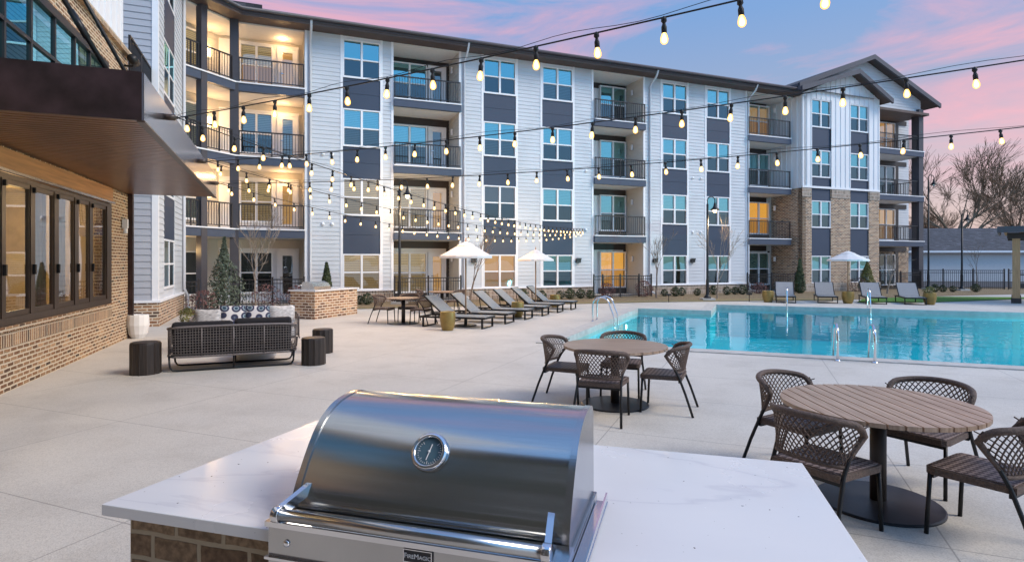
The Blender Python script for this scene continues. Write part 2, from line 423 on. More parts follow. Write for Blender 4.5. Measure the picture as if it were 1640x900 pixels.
def concrete():
    m = bpy.data.materials.new('concrete'); m.use_nodes = True
    n, l, p = nodes(m); t = n.new('ShaderNodeTexCoord')
    mp = n.new('ShaderNodeMapping'); mp.vector_type = 'POINT'; l.new(t.outputs['UV'], mp.inputs[0])
    big = n.new('ShaderNodeTexNoise'); big.inputs['Scale'].default_value = .45; big.inputs['Detail'].default_value = 5; l.new(t.outputs['UV'], big.inputs['Vector'])
    r = n.new('ShaderNodeValToRGB'); ramp(r, [(.3, (.48, .455, .42)), (.55, (.545, .515, .47)), (.75, (.59, .56, .515))]); l.new(big.outputs[0], r.inputs[0])
    ag = n.new('ShaderNodeTexVoronoi'); ag.inputs['Scale'].default_value = 120; l.new(t.outputs['UV'], ag.inputs['Vector'])
    hs = n.new('ShaderNodeValToRGB'); ramp(hs, [(0, (.70, .68, .66)), (.5, (1, 1, 1)), (1, (1.12, 1.1, 1.06))])
    sx = n.new('ShaderNodeSeparateColor'); l.new(ag.outputs['Color'], sx.inputs[0]); l.new(sx.outputs[0], hs.inputs[0])
    mu = n.new('ShaderNodeMix'); mu.data_type = 'RGBA'; mu.blend_type = 'MULTIPLY'; mu.inputs[0].default_value = .55
    l.new(r.outputs[0], mu.inputs[6]); l.new(hs.outputs[0], mu.inputs[7])
    st = n.new('ShaderNodeTexNoise'); st.inputs['Scale'].default_value = 1.6; st.inputs['Detail'].default_value = 8; st.inputs['Roughness'].default_value = .65; l.new(t.outputs['UV'], st.inputs['Vector'])
    sr = n.new('ShaderNodeValToRGB'); ramp(sr, [(.36, (.90, .89, .88)), (.52, (1, 1, 1))]); l.new(st.outputs[0], sr.inputs[0])
    m2 = n.new('ShaderNodeMix'); m2.data_type = 'RGBA'; m2.blend_type = 'MULTIPLY'; m2.inputs[0].default_value = .8
    l.new(mu.outputs[2], m2.inputs[6]); l.new(sr.outputs[0], m2.inputs[7])
    # saw-cut joints
    br = n.new('ShaderNodeTexBrick'); br.offset = 0; br.inputs['Scale'].default_value = 1
    br.inputs['Brick Width'].default_value = 2.58; br.inputs['Row Height'].default_value = 1.72; br.inputs['Mortar Size'].default_value = .0055; br.inputs['Mortar Smooth'].default_value = 0
    mp2 = n.new('ShaderNodeMapping'); mp2.inputs['Location'].default_value = (-.05 + 2.58 * 40, -.55 + 1.72 * 40, 0); l.new(t.outputs['UV'], mp2.inputs[0])
    l.new(mp2.outputs[0], br.inputs['Vector'])
    m3 = n.new('ShaderNodeMix'); m3.data_type = 'RGBA'; m3.inputs[7].default_value = (.12, .11, .105, 1)
    fa = n.new('ShaderNodeMath'); fa.operation = 'MULTIPLY'; fa.inputs[1].default_value = .5; l.new(br.outputs['Fac'], fa.inputs[0])
    l.new(fa.outputs[0], m3.inputs[0]); l.new(m2.outputs[2], m3.inputs[6])
    l.new(m3.outputs[2], p.inputs['Base Color']); p.inputs['Roughness'].default_value = .72
    bp = n.new('ShaderNodeBump'); bp.inputs['Strength'].default_value = .25; bp.inputs['Distance'].default_value = .004
    l.new(ag.outputs['Distance'], bp.inputs['Height']); l.new(bp.outputs[0], p.inputs['Normal'])
    return m
M['concrete'] = concrete()
M['coping'] = mat('coping', (.46, .44, .41), .75, var=.14, scale=5, bump=.3, bscale=60, detail=8)
M['plaster'] = mat('plaster', (.035, .60, .68), .6, var=.06, scale=1.0)
M['tile_line'] = mat('tile_line', (.02, .05, .12), .4, var=.1)
def water():
    m = bpy.data.materials.new('water'); m.use_nodes = True
    n, l, p = nodes(m); n.remove(p); o = n['Material Output']
    tr = n.new('ShaderNodeBsdfTransparent'); tr.inputs[0].default_value = (.36, .93, .98, 1)
    gl = n.new('ShaderNodeBsdfGlossy'); gl.inputs[0].default_value = (1, 1, 1, 1); gl.inputs[1].default_value = .02
    fr = n.new('ShaderNodeFresnel'); fr.inputs[0].default_value = 1.22
    t = n.new('ShaderNodeTexCoord'); nz = n.new('ShaderNodeTexNoise'); nz.inputs['Scale'].default_value = 1.6; nz.inputs['Detail'].default_value = 2
    l.new(t.outputs['Object'], nz.inputs['Vector'])
    bp = n.new('ShaderNodeBump'); bp.inputs['Strength'].default_value = .10; bp.inputs['Distance'].default_value = .08
    l.new(nz.outputs[0], bp.inputs['Height']); l.new(bp.outputs[0], gl.inputs['Normal']); l.new(bp.outputs[0], fr.inputs['Normal'])
    mx = n.new('ShaderNodeMixShader'); l.new(fr.outputs[0], mx.inputs[0]); l.new(tr.outputs[0], mx.inputs[1]); l.new(gl.outputs[0], mx.inputs[2]); l.new(mx.outputs[0], o.inputs[0])
    return m
M['water'] = water()
def bulb_mat():
    m = bpy.data.materials.new('bulb_glow'); m.use_nodes = True
    n, l, p = nodes(m); n.remove(p); o = n['Material Output']
    e = n.new('ShaderNodeEmission'); lw = n.new('ShaderNodeLayerWeight'); lw.inputs[0].default_value = .45
    r = n.new('ShaderNodeValToRGB'); ramp(r, [(.0, (1, .88, .58)), (.22, (1, .66, .24)), (.5, (.85, .40, .07)), (.9, (.55, .21, .03))])
    l.new(lw.outputs['Facing'], r.inputs[0]); l.new(r.outputs[0], e.inputs[0]); e.inputs[1].default_value = 1.6
    l.new(e.outputs[0], o.inputs[0]); return m
M['bulb'] = bulb_mat()
def marble():
    m = mat('quartz', (.70, .70, .715), .16, var=.02, scale=2)
    n, l, p = nodes(m); t = n.new('ShaderNodeTexCoord')
    mp = n.new('ShaderNodeMapping'); mp.inputs['Scale'].default_value = (.55, 1.5, 1); mp.inputs['Rotation'].default_value = (0, 0, R(-9)); l.new(t.outputs['Object'], mp.inputs[0])
    a = n.new('ShaderNodeTexNoise'); a.inputs['Scale'].default_value = 1.1; a.inputs['Detail'].default_value = 7; a.inputs['Roughness'].default_value = .5; a.inputs['Distortion'].default_value = .5; l.new(mp.outputs[0], a.inputs['Vector'])
    r = n.new('ShaderNodeValToRGB'); ramp(r, [(.40, (.70, .70, .715)), (.485, (.68, .68, .70)), (.50, (.60, .60, .635)), (.515, (.68, .68, .70)), (.6, (.70, .70, .715))])
    l.new(a.outputs[0], r.inputs[0])
    v = n.new('ShaderNodeTexNoise'); v.inputs['Scale'].default_value = 75; v.inputs['Detail'].default_value = 0; l.new(t.outputs['Object'], v.inputs['Vector'])
    vr = n.new('ShaderNodeValToRGB'); ramp(vr, [(.875, (0, 0, 0)), (.90, (1, 1, 1))]); l.new(v.outputs[0], vr.inputs[0])
    sm = n.new('ShaderNodeTexNoise'); sm.inputs['Scale'].default_value = 2.3; sm.inputs['Detail'].default_value = 6; l.new(t.outputs['Object'], sm.inputs['Vector'])
    rr = n.new('ShaderNodeMapRange'); rr.inputs[1].default_value = .35; rr.inputs[2].default_value = .65; rr.inputs[3].default_value = .10; rr.inputs[4].default_value = .30; l.new(sm.outputs[0], rr.inputs[0]); l.new(rr.outputs[0], p.inputs['Roughness'])
    mk = n.new('ShaderNodeMix'); mk.data_type = 'RGBA'; mk.inputs[7].default_value = (.06, .05, .045, 1)
    l.new(vr.outputs[0], mk.inputs[0]); l.new(r.outputs[0], mk.inputs[6]); l.new(mk.outputs[2], p.inputs['Base Color'])
    return m
M['quartz'] = marble()
def hood_mat():
    m = mat('brushed_steel', (.46, .48, .48), .17, metal=1, var=.06, scale=3, stretch=(1, 60, 60), coords='UV')
    n, l, p = nodes(m)
    p.inputs['Anisotropic'].default_value = .85
    tg = n.new('ShaderNodeTangent'); tg.direction_type = 'UV_MAP'; tg.uv_map = 'UVMap'; l.new(tg.outputs[0], p.inputs['Tangent'])
    return m
M['hood'] = hood_mat()
def weave(name, c1, c2, sc):
    m = bpy.data.materials.new(name); m.use_nodes = True
    n, l, p = nodes(m); t = n.new('ShaderNodeTexCoord')
    mp = n.new('ShaderNodeMapping'); mp.inputs['Rotation'].default_value = (0, 0, R(45)); l.new(t.outputs['UV'], mp.inputs[0])
    ck = n.new('ShaderNodeTexChecker'); ck.inputs['Scale'].default_value = sc; l.new(mp.outputs[0], ck.inputs['Vector'])
    ck.inputs['Color1'].default_value = (*c1, 1); ck.inputs['Color2'].default_value = (*c2, 1)
    l.new(ck.outputs[0], p.inputs['Base Color']); p.inputs['Roughness'].default_value = .55
    bp = n.new('ShaderNodeBump'); bp.inputs['Strength'].default_value = .8; bp.inputs['Distance'].default_value = .01
    l.new(ck.outputs['Fac'], bp.inputs['Height']); l.new(bp.outputs[0], p.inputs['Normal'])
    return m
M['weave'] = weave('weave', (.26, .20, .185), (.06, .04, .038), 30)
M['sling'] = weave('sling', (.30, .355, .40), (.25, .30, .345), 160)
M['sling_grey'] = weave('sling_grey', (.40, .41, .43), (.35, .36, .38), 160)
def teak():
    m = mat('teak', (.36, .235, .155), .38, var=.25, scale=5, stretch=(14, .5, 1), col2=(.48, .345, .25))
    return m
M['teak'] = teak()
def pillow_mat():
    m = bpy.data.materials.new('medallion_print'); m.use_nodes = True
    n, l, p = nodes(m); t = n.new('ShaderNodeTexCoord')
    v = n.new('ShaderNodeTexVoronoi'); v.inputs['Scale'].default_value = 5.2; v.inputs['Randomness'].default_value = .35; l.new(t.outputs['UV'], v.inputs['Vector'])
    r = n.new('ShaderNodeValToRGB'); ramp(r, [(0, (.5, .5, .5)), (.08, (.02, .025, .05)), (.22, (.03, .08, .12)), (.24, (.35, .42, .45)), (.33, (.03, .04, .08)), (.46, (.03, .03, .07)), (.5, (.6, .58, .57)), (1, (.62, .6, .6))])
    l.new(v.outputs['Distance'], r.inputs[0]); l.new(r.outputs[0], p.inputs['Base Color']); p.inputs['Roughness'].default_value = .9
    return m
M['medallion'] = pillow_mat()
M['stripe'] = mat('stripe', (.30, .29, .29), .9, var=.3, scale=7, stretch=(2, 1, 14), col2=(.68, .66, .65))
M['curtain'] = mat('curtain', (.52, .42, .30), .8, var=.25, scale=5, stretch=(8, 8, .3))

M['mirrored_wall'] = mat('mirrored_wall', (.17, .165, .125), .8, var=.2, scale=2)  # wall tone of the added building, chosen for the hood reflection
# ------------------------------------------------------------------ ground, pool
P = Vector((.38, .925, 0)); Q = Vector((.925, -.38, 0))     # pool frame: P away along the left edge, Q to the right
PO = Vector((.99, 13.12, 0))
TP = Matrix(((Q.x, P.x, 0, PO.x), (Q.y, P.y, 0, PO.y), (0, 0, 1, 0), (0, 0, 0, 1)))
QR, P1, P2, QJ = 19.0, 9.8, 13.0, 2.6                      # pool outline in (q, p)
def rect(mb, a, b, c, d, z):
    mb.face(((a, c, z), (b, c, z), (b, d, z), (a, d, z)))
g = MB(TP); B = 450
for a, b, c, d in ((-B, 0, -B, B), (0, QR, -B, 0), (QR, B, -B, B), (0, QJ, P1, B), (QJ, QR, P2, B)): rect(g, a, b, c, d, 0)
tag(g.build('patio', M['concrete']), kind='structure')
g = MB(TP); k = .36
i_ = .03
for a, b, c, d in ((-k, i_, -k, P1 + k), (i_, QR + k, -k, i_), (i_, QJ + i_, P1 - i_, P1 + k), (QJ - k, QJ + i_, P1 + k, P2 + k), (QJ + i_, QR + k, P2 - i_, P2 + k), (QR - i_, QR + k, i_, P2 - i_)):
    g.box(a - (.0 if a > 0 else 0), b, c, d, -.22, .022)
tag(g.build('pool_coping', M['coping']), kind='structure')
g = MB(TP); D = -1.25
rect(g, 0, QR, 0, P1, D); rect(g, QJ, QR, P1, P2, D)
ed = ((0, 0), (QR, 0), (QR, P2), (QJ, P2), (QJ, P1), (0, P1))
for i in range(6):
    a, b = ed[i], ed[(i + 1) % 6]
    g.face(((b[0], b[1], D), (a[0], a[1], D), (a[0], a[1], -.10), (b[0], b[1], -.10)))
for i in range(4): g.box(QR - 2.4 + i * .3, QR - 2.1 + i * .3 + (3 - i) * .3 - .003, 3.0, 9.0, D, -.95 + i * .2)
g.m = 1
for i in range(4): g.box(QR - 2.42 + i * .3, QR - 2.36 + i * .3, 3.0, 9.0, -.944 + i * .2, -.938 + i * .2)
g.box(.45, .55, .1, P1 - .1, D + .002, D + .008)
tag(g.build('pool_basin', [M['plaster'], M['tile_line']]), kind='structure')
g = MB(TP); rect(g, .002, QR - .002, .002, P1, -.13); rect(g, QJ + .002, QR - .002, P1, P2 - .002, -.13)
tag(g.build('pool_water', M['water']), kind='structure')
for i, (q_, p_) in enumerate(((.0, 3.2), (.0, 7.6), (QR - .04, 2.0), (QR - .04, 11.0))):  # the right-hand pair is added out of view to brighten the water
    t = thing('pool_light', ['round underwater light in the left pool wall nearer the ladder', 'round underwater light in the left pool wall near the far corner', 'added round underwater light, out of view in the far right pool wall nearer the camera', 'added round underwater light, out of view in the far right pool wall farther away'][i], 'pool light', TP @ Vector((q_ + .01, p_, -.45)), math.atan2(Q.y, Q.x) + (math.pi if i > 1 else 0), 'underwater pool lights')
    m_ = MB(Matrix.Rotation(R(90), 4, 'Y')); m_.lathe([(.11, 0), (.13, .0), (.14, .012), (.12, .025), (.105, .018)], 20); m_.build('ring', M['chrome'], t)
    m_ = MB(Matrix.Rotation(R(90), 4, 'Y')); m_.lathe([(.10, .005), (.10, .016), (.06, .024)], 20); m_.build('lens', M['pool_light'], t)
    ld = bpy.data.lights.new('pool_lamp', 'SPOT'); ld.spot_size = R(112); ld.spot_blend = .7; ld.energy = 110 if i < 2 else 1900; ld.color = (.8, 1, 1); ld.shadow_soft_size = .1
    lo = bpy.data.objects.new('lamp', ld); C.objects.link(lo); lo.parent = t; lo.location = (.2, 0, 0); lo.rotation_euler = (0, R(-64), 0)

# planting strip in front of the facade, lawn, drive
g = MB(); pl = [(-14, 19.2), (-10.4, 19.9), (-7.2, 21.2), (-5.74, 22.1), (6.3, 25.75), (11.5, 26.6), (15.0, 27.0), (20.9, 29.8), (34, 34), (80, 50), (80, 90), (-30, 60)]
g.face([(x, y, .012) for x, y in pl]); tag(g.build('mulch_bed', M['mulch']), kind='structure')
g = MB(); a = [(-5.74, 22.1), (6.3, 25.75), (11.5, 26.6), (15.0, 27.0)]
b = [(15.0, 28.0), (11.5, 27.9), (6.0, 26.6), (-5.9, 22.5)]
g.face([(x, y, .020) for x, y in a + b]); tag(g.build('dormant_grass', M['dry_grass']), kind='structure')
g = MB(); pl = [(14.9, 25.5), (18.2, 25.5), (24.6, 28.0), (25.5, 29.0), (20.5, 29.6), (16.4, 27.6)]
g.face([(x, y, .024) for x, y in pl]); tag(g.build('lawn', M['turf']), kind='structure')
g = MB(); g.face([(x, y, .028) for x, y in [(25.5, 40), (120, 40), (160, 250), (-160, 250), (-60, 60), (20, 52)]]); tag(g.build('drive', M['asphalt']), kind='structure')

# ------------------------------------------------------------------ apartment building
TH = math.atan2(.373, .928); P0 = Vector((-6.48, 25.5, 0)); ct, sn = math.cos(TH), math.sin(TH)
TF = TR(P0.x, P0.y, 0, TH)
def su(u, y=0.0):
    t = (u - CX) / F
    return (t * (P0.y + ct * y) - P0.x + sn * y) / (ct - t * sn)
apt = thing('apartment_building', 'four storey white sided apartment block with dark panels, recessed balconies and a brick gabled end', 'building', P0, TH)
ZT = 11.42
FL = (3.10, 6.03, 8.96)                     # slab tops of storeys 2 to 4
WZ = ((.52, 2.10), (3.74, 5.34), (6.70, 8.32), (9.64, 11.28))   # window sill, head
def I4(): return Matrix.Identity(4)
wseed = random.Random(3)
def window(par, T, x0, x1, z0, z1, kind='blind', glass='glass', cover=1.0, sash=True, cols=2, rec=.0, fl=1):
    """white two-light sash window; T puts the wall plane at y=0 facing -y"""
    f = MB(T); t = .055
    f.box(x0, x1, rec - .045 * fl, rec + .15, z0, z0 + t + .02); f.box(x0, x1, rec - .045 * fl, rec + .15, z1 - t, z1)
    f.box(x0, x0 + t, rec - .042 * fl, rec + .15, z0 + t + .02, z1 - t); f.box(x1 - t, x1, rec - .042 * fl, rec + .15, z0 + t + .02, z1 - t)
    wv = (x1 - x0 - 2 * t) / cols
    for i in range(1, cols): f.box(x0 + t + wv * i - .045, x0 + t + wv * i + .045, rec - .035 * fl, rec + .088, z0 + t + .02, z1 - t)
    zm = (z0 + z1) / 2
    if sash:
        for i in range(cols):
            xa = x0 + t + wv * i + (.045 if i else 0); xb = x0 + t + wv * (i + 1) - (.045 if i < cols - 1 else 0)
            f.box(xa, xb, rec - .02 * fl, rec + .06, zm - .028, zm + .028)
    fr = f.build('window', M['trim'], par)
    p = MB(T)
    for i in range(cols):
        xa = x0 + t + wv * i + (.045 if i else 0); xb = x0 + t + wv * (i + 1) - (.045 if i < cols - 1 else 0)
        zq = zm if sash else z0 + t
        p.m = 0; p.face(((xa, rec + .03 * fl, zq), (xb, rec + .03 * fl, zq), (xb, rec + .03 * fl, z1 - t), (xa, rec + .03 * fl, z1 - t)))
        p.m = 1
        if sash: p.face(((xa, rec + .036 * fl, z0 + t), (xb, rec + .036 * fl, z0 + t), (xb, rec + .036 * fl, zm), (xa, rec + .036 * fl, zm)))
    p.build('pane', [M[glass], M['glass_screen']], fr)
    if kind in ('blind', 'blind_green', 'blind_lit'):
        b = MB(T)
        for i in range(cols):
            cv = cover if not isinstance(cover, (tuple, list)) else cover[i]
            zb = z1 - (z1 - z0) * cv
            xa = x0 + t + wv * i + .01; xb = xa + wv - .02
            b.face(((xa, rec + .10, zb), (xb, rec + .10, zb), (xb, rec + .10, z1), (xa, rec + .10, z1)))
        b.build('blind', M[kind], fr)
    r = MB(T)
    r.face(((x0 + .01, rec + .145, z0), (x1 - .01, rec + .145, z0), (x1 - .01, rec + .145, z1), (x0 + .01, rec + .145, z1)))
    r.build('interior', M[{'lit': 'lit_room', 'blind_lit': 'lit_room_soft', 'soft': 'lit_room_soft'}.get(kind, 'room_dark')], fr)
    return fr
def door(par, T, x0, x1, z0, z1, kind='dark', glass='glass_low'):
    f = MB(T); s_ = .14
    f.box(x0 - .09, x0, -.05, .05, z0, z1 + .09); f.box(x1, x1 + .09, -.05, .05, z0, z1 + .09); f.box(x0, x1, -.05, .05, z1, z1 + .09)
    f.box(x0, x0 + s_, -.03, .04, z0, z1); f.box(x1 - s_, x1, -.03, .04, z0, z1); f.box(x0 + s_, x1 - s_, -.03, .04, z0, z0 + .28); f.box(x0 + s_, x1 - s_, -.03, .04, z1 - s_, z1)
    d = f.build('balcony_door', M['trim'], par)
    p = MB(T); p.face(((x0 + s_, 0, z0 + .28), (x1 - s_, 0, z0 + .28), (x1 - s_, 0, z1 - s_), (x0 + s_, 0, z1 - s_))); p.build('pane', M[glass], d)
    p = MB(T); p.face(((x0 + s_, .045, z0 + .28), (x1 - s_, .045, z0 + .28), (x1 - s_, .045, z1 - s_), (x0 + s_, .045, z1 - s_)))
    p.build('interior', M[{'lit': 'lit_room', 'soft': 'lit_room_soft', 'blind': 'blind'}.get(kind, 'room_dark')], d)
    h = MB(T); h.box(x0 + .05, x0 + .09, -.09, -.03, z0 + .98, z0 + 1.02); h.box(x0 + .05, x0 + .17, -.10, -.08, z0 + .985, z0 + 1.015); h.build('handle', M['chrome'], d)
def railing(par, T, x0, x1, z, h=1.0, sp=.115, name='railing', y=0, posts=True):
    r = MB(T); r.box(x0, x1, y - .025, y + .025, z + h - .05, z + h); r.box(x0, x1, y - .018, y + .018, z + .08, z + .115)
    n = max(2, round((x1 - x0) / sp))
    for i in range(n + 1):
        x = x0 + (x1 - x0) * i / n; big = posts and (i in (0, n, n // 2)); e = .024 if big else .0095
        x = min(max(x, x0 + e), x1 - e)
        r.box(x - e, x + e, y - e, y + e, z if big else z + .115, z + h - .05)
    return r.build(name, M['rail'], par)

# --- main facade
strips = [(488, 549), (609, 630), (735, 774), (826, 868), (917, 950), (1030, 1060), (1100, 1131), (1168, 1196)]
wcols = [(549, 609), (774, 826), (868, 917), (1060, 1100), (1131, 1168)]
wl = MB(); tr = MB(); bs = MB(); sl = MB()
for a, b in strips:
    s0, s1 = su(a), su(b)
    wl.siding(s0, s1, 0, .56, ZT)
    tr.box(s0 - .001, s0 + .10, -.034, .0, .56, ZT - .002); tr.box(s1 - .10, s1 + .001, -.034, .0, .56, ZT - .002)
base_runs = [(488, 630), (735, 950), (1030, 1196)]
for a, b in base_runs:
    s0, s1 = su(a), su(b)
    bs.box(s0, s1, -.05, .16, -.1, .50); sl.box(s0 - .03, s1 + .03, -.10, .16, .50, .56)
wl.build('siding_wall', M['siding'], apt); tr.build('corner_trim', M['trim'], apt)
bs.build('brick_base', M['soldier_far'], apt); sl.build('base_sill', M['trim'], apt)
kinds = {0: ['blind_lit', 'blind_lit', 'blind', 'none'], 1: ['soft', 'none', 'blind', 'none'], 2: ['blind_green', 'blind', 'blind', 'blind'], 3: ['blind_green', 'blind', 'blind', 'none'], 4: ['blind_green', 'blind', 'blind', 'blind']}
cov = {0: [1, .95, 1, 1], 1: [1, 1, 1, 1], 2: [1, .5, .55, 1], 3: [.55, .55, .55, 1], 4: [.55, .6, .55, .55]}
for ci, (a, b) in enumerate(wcols):
    s0, s1 = su(a), su(b)
    for k in range(4):
        kd = kinds[ci][k]
        window(apt, I4(), s0, s1, WZ[k][0], WZ[k][1], kd, 'glass' if (k > 1 or ci > 1) else 'glass_low', cov[ci][k])
        zb = WZ[k][1]; zt = WZ[k + 1][0] if k < 3 else ZT
        if k < 3:
            pn = MB(); zm = (zb + zt) / 2
            pn.box(s0 + .01, s1 - .01, .0, .14, zb + .001, zm - .006); pn.box(s0 + .01, s1 - .01, .0, .14, zm + .006, zt - .001); pn.box(s0 + .02, s1 - .02, .02, .12, zm - .006, zm + .006)
            pn.build('spandrel_panel', M['panel'], apt)
        else:
            pn = MB(); pn.box(s0, s1, .0, .14, zb + .001, zt); pn.build('head_trim', M['trim'], apt)

# --- recessed balconies
def recess(a, b, d, layout, rmat='siding_tan', lit=(), fence=True, yf=-.12, right='siding', doors=True, kindlist=('none',) * 4, header=True, ext=.2, trim_at=None):
    s0, s1 = su(a), su(b)
    bw = MB(); bw.siding(s0 - .2, s1 + ext + .05, d, -.1, ZT); bw.build('balcony_back_wall', M[rmat], apt)
    if right == 'siding':
        q = MB(TR(s1 + .002, d, 0, R(-90))); q.siding(0, d - .0, 0, -.1, ZT, thick=.12); q.build('balcony_side_wall', M[rmat], apt)
    q = MB(); q.box(s0 - .15, s0 - .002, .16, d, -.1, ZT); q.build('balcony_side_wall', M['siding_tan'], apt)
    cz = MB()
    for k in range(4):
        z0 = .05 if k == 0 else FL[k - 1]; z1 = (FL[k] - .36) if k < 3 else ZT
        if k:
            m_ = MB(); m_.box(s0 + .004, s1 + .06, yf - .06, d, z0 - .36, z0 - .05); m_.m = 1; m_.box(s0 + .002, s1 + .08, yf - .09, d, z0 - .05, z0)
            m_.m = 2; m_.box(s0 + .05, s1 - .01, yf + .12, d - .01, z0 - .368, z0 - .362)
            m_.build('balcony_slab', [M['slab'], M['trim'], M['ceil']], apt)
            railing(apt, I4(), s0 + .02, s1 + .04, z0, 1.0, y=yf)
        else:
            m_ = MB(); m_.box(s0, s1, -.3, d, -.05, .05); m_.build('patio_slab', M['coping'], apt)
        if k == 3: m_ = MB(); m_.box(s0 + .01, s1 + (ext if ext > .3 else -.01), -.02, d, ZT - .06, ZT - .004); m_.build('balcony_ceiling', M['ceil'], apt)
        if header:
            h = MB(); h.box(s0, s1 - .005, d - .06, d - .03, z1 - .34, z1 - .012); te = (trim_at or s1); h.box(te - .15, te - .005, d - .06, d - .03, z0, z1 - .34); h.build('header_trim', M['darktrim'], apt)
        T = TR(s0, d - .03, 0, 0)
        kd = kindlist[k]
        for it in layout:
            if it[0] == 'w': window(apt, TR(s0, d - .18, 0, 0), it[1], it[2], z0 + it[3], z0 + it[4], kd if kd != 'none' else 'none', 'glass_low' if kd in ('lit', 'blind_lit') else 'glass', 1.0)
            elif it[0] == 'd': door(apt, TR(s0, d - .08, 0, 0), it[1], it[2], z0 + .03, z0 + 2.1, 'lit' if kd == 'lit' else ('soft' if kd == 'blind_lit' else 'dark'))
            elif it[0] == 'p': q = MB(T); q.box(it[1], it[2], .0, .028, z0, z0 + 2.35); q.build('door_surround', M['trim'], apt)
        for it in layout:
            if it[0] == 'w': q = MB(); q.box(s0 + it[1], s0 + it[2], d - .20, d - .03, z0, z0 + it[3] - .005); q.build('base_panel', M['darktrim'], apt)
        T2 = TR(s1 - .02, d * .55, 0, R(-90))
        fx = MB(T2); fx.box(-.06, .06, -.09, -.03, z0 + 1.72, z0 + 2.0); o = fx.build('wall_light', M['trim'], apt)
    return s0, s1
def lay(a, d, items):
    s0 = su(a); f = lambda u: su(u, d - .1) - s0
    return [(k_, f(x0), f(x1), *r) for k_, x0, x1, *r in items]
recess(630, 735, 1.7, lay(630, 1.7, [('p', 622, 715.5), ('w', 627, 683, .25, 2.15), ('d', 688.5, 711.5)]), kindlist=('blind_lit', 'blind_lit', 'blind', 'none'))
recess(950, 1030, 1.7, lay(950, 1.7, [('p', 946, 1002), ('w', 959.5, 1001, .30, 2.25)]), kindlist=('lit', 'blind_green', 'blind_green', 'none'))
recess(1196, 1262, 1.7, lay(1196, 1.7, [('p', 1192, 1231), ('w', 1196.5, 1230, .30, 2.25)]), kindlist=('none', 'lit', 'blind_green', 'soft'), right='none', ext=su(1285, -.62) - su(1262), trim_at=su(1233.5, 1.6))

# --- gabled end
GY = -.62
gs0, gs1 = su(1285, GY), su(1408, GY); zb = 6.06
gl, gr = su(1300, GY), su(1331, GY); gl2, gr2 = su(1362, GY), su(1391.5, GY)
gb = MB(); gw = MB(); gt = MB()
pk = su(1362, GY); zp, ze = 13.2, 11.75
e0, e1 = su(1282, GY - .5), su(1428, GY - .5)
def rake(x): return zp - (zp - 11.7) * abs(x - pk) / ((e1 - e0) / 2) - .10
for a, b in ((gs0, gl), (gr, gl2), (gr2, gs1)):
    gb.box(a, b, GY, GY + .3, -.1, zb)
    pts = [a, b] if not (a < pk < b) else [a, pk, b]
    for xa, xb in zip(pts, pts[1:]):
        gw.face(((xa, GY, zb), (xb, GY, zb), (xb, GY, rake(xb)), (xa, GY, rake(xa))))
    gw.battens(a, b, GY, zb + .14, rake)
for a, b in ((gl, gr), (gl2, gr2)):
    gw.face(((a, GY, WZ[3][1]), (b, GY, WZ[3][1]), (b, GY, rake(b)), (a, GY, rake(a))))
    gw.battens(a, b, GY, WZ[3][1] + .05, rake)
gt.box(gs0 - .02, gs1 + .02, GY - .05, GY, zb, zb + .12)
gt.box(gs0 - .005, gs0 + .09, GY - .034, GY, zb + .12, 11.3); gt.box(gs1 - .09, gs1 + .005, GY - .034, GY, zb + .12, 11.3)
# left return of the bay
q = MB(TR(gs0, 1.7, 0, R(-90))); q.box(0, 1.7 - GY, 0, .3, -.1, zb); q.build('brick_wall', M['brick_far'], apt)
q = MB(TR(gs0, 1.7, 0, R(-90))); q.box(0, 1.7 - GY, 0, .3, zb, ZT); q.battens(0, 1.7 - GY, 0, zb + .1, ZT); q.build('batten_wall', M['batten'], apt)
gb.box(gs0 + .3, gs1, GY + .3, GY + .5, -.1, zb - .05)
gw.box(gs0 + .3, gs1, GY + .3, GY + .5, zb, 11.4)
gb.build('brick_wall', M['brick_far'], apt); gw.build('batten_wall', M['batten'], apt); gt.build('belt_trim', M['trim'], apt)
for a, b in ((gs0 - .03, gl - .05), (gr + .05, gl2 - .05), (gr2 + .05, gs1 + .03)):
    q = MB(); q.box(a, b, GY - .03, GY, 5.55, 5.62); q.box(a, b, GY - .025, GY, 5.62, zb); q.build('brick_band', M['soldier_far'], apt)
q = MB(); q.box(gs0 - .03, gs1 + .03, GY - .06, GY, -.1, .5); q.build('brick_base', M['soldier_far'], apt)
for a, b, kk in ((gl, gr, ('blind_green', 'blind', 'blind', 'none')), (gl2, gr2, ('none', 'blind', 'none', 'blind'))):
    T = TR(0, GY + .06, 0)
    for k in range(4):
        window(apt, T, a, b, WZ[k][0] + (-.05 if k == 0 else 0), WZ[k][1], kk[k], 'glass', .55 if k else 1)
        zt = WZ[k + 1][0] if k < 3 else None
        if k < 3:
            pn = MB(T); pn.box(a + .01, b - .01, -.0, .12, WZ[k][1] + .001, zt - .001); pn.build('spandrel_panel', M['panel'], apt)
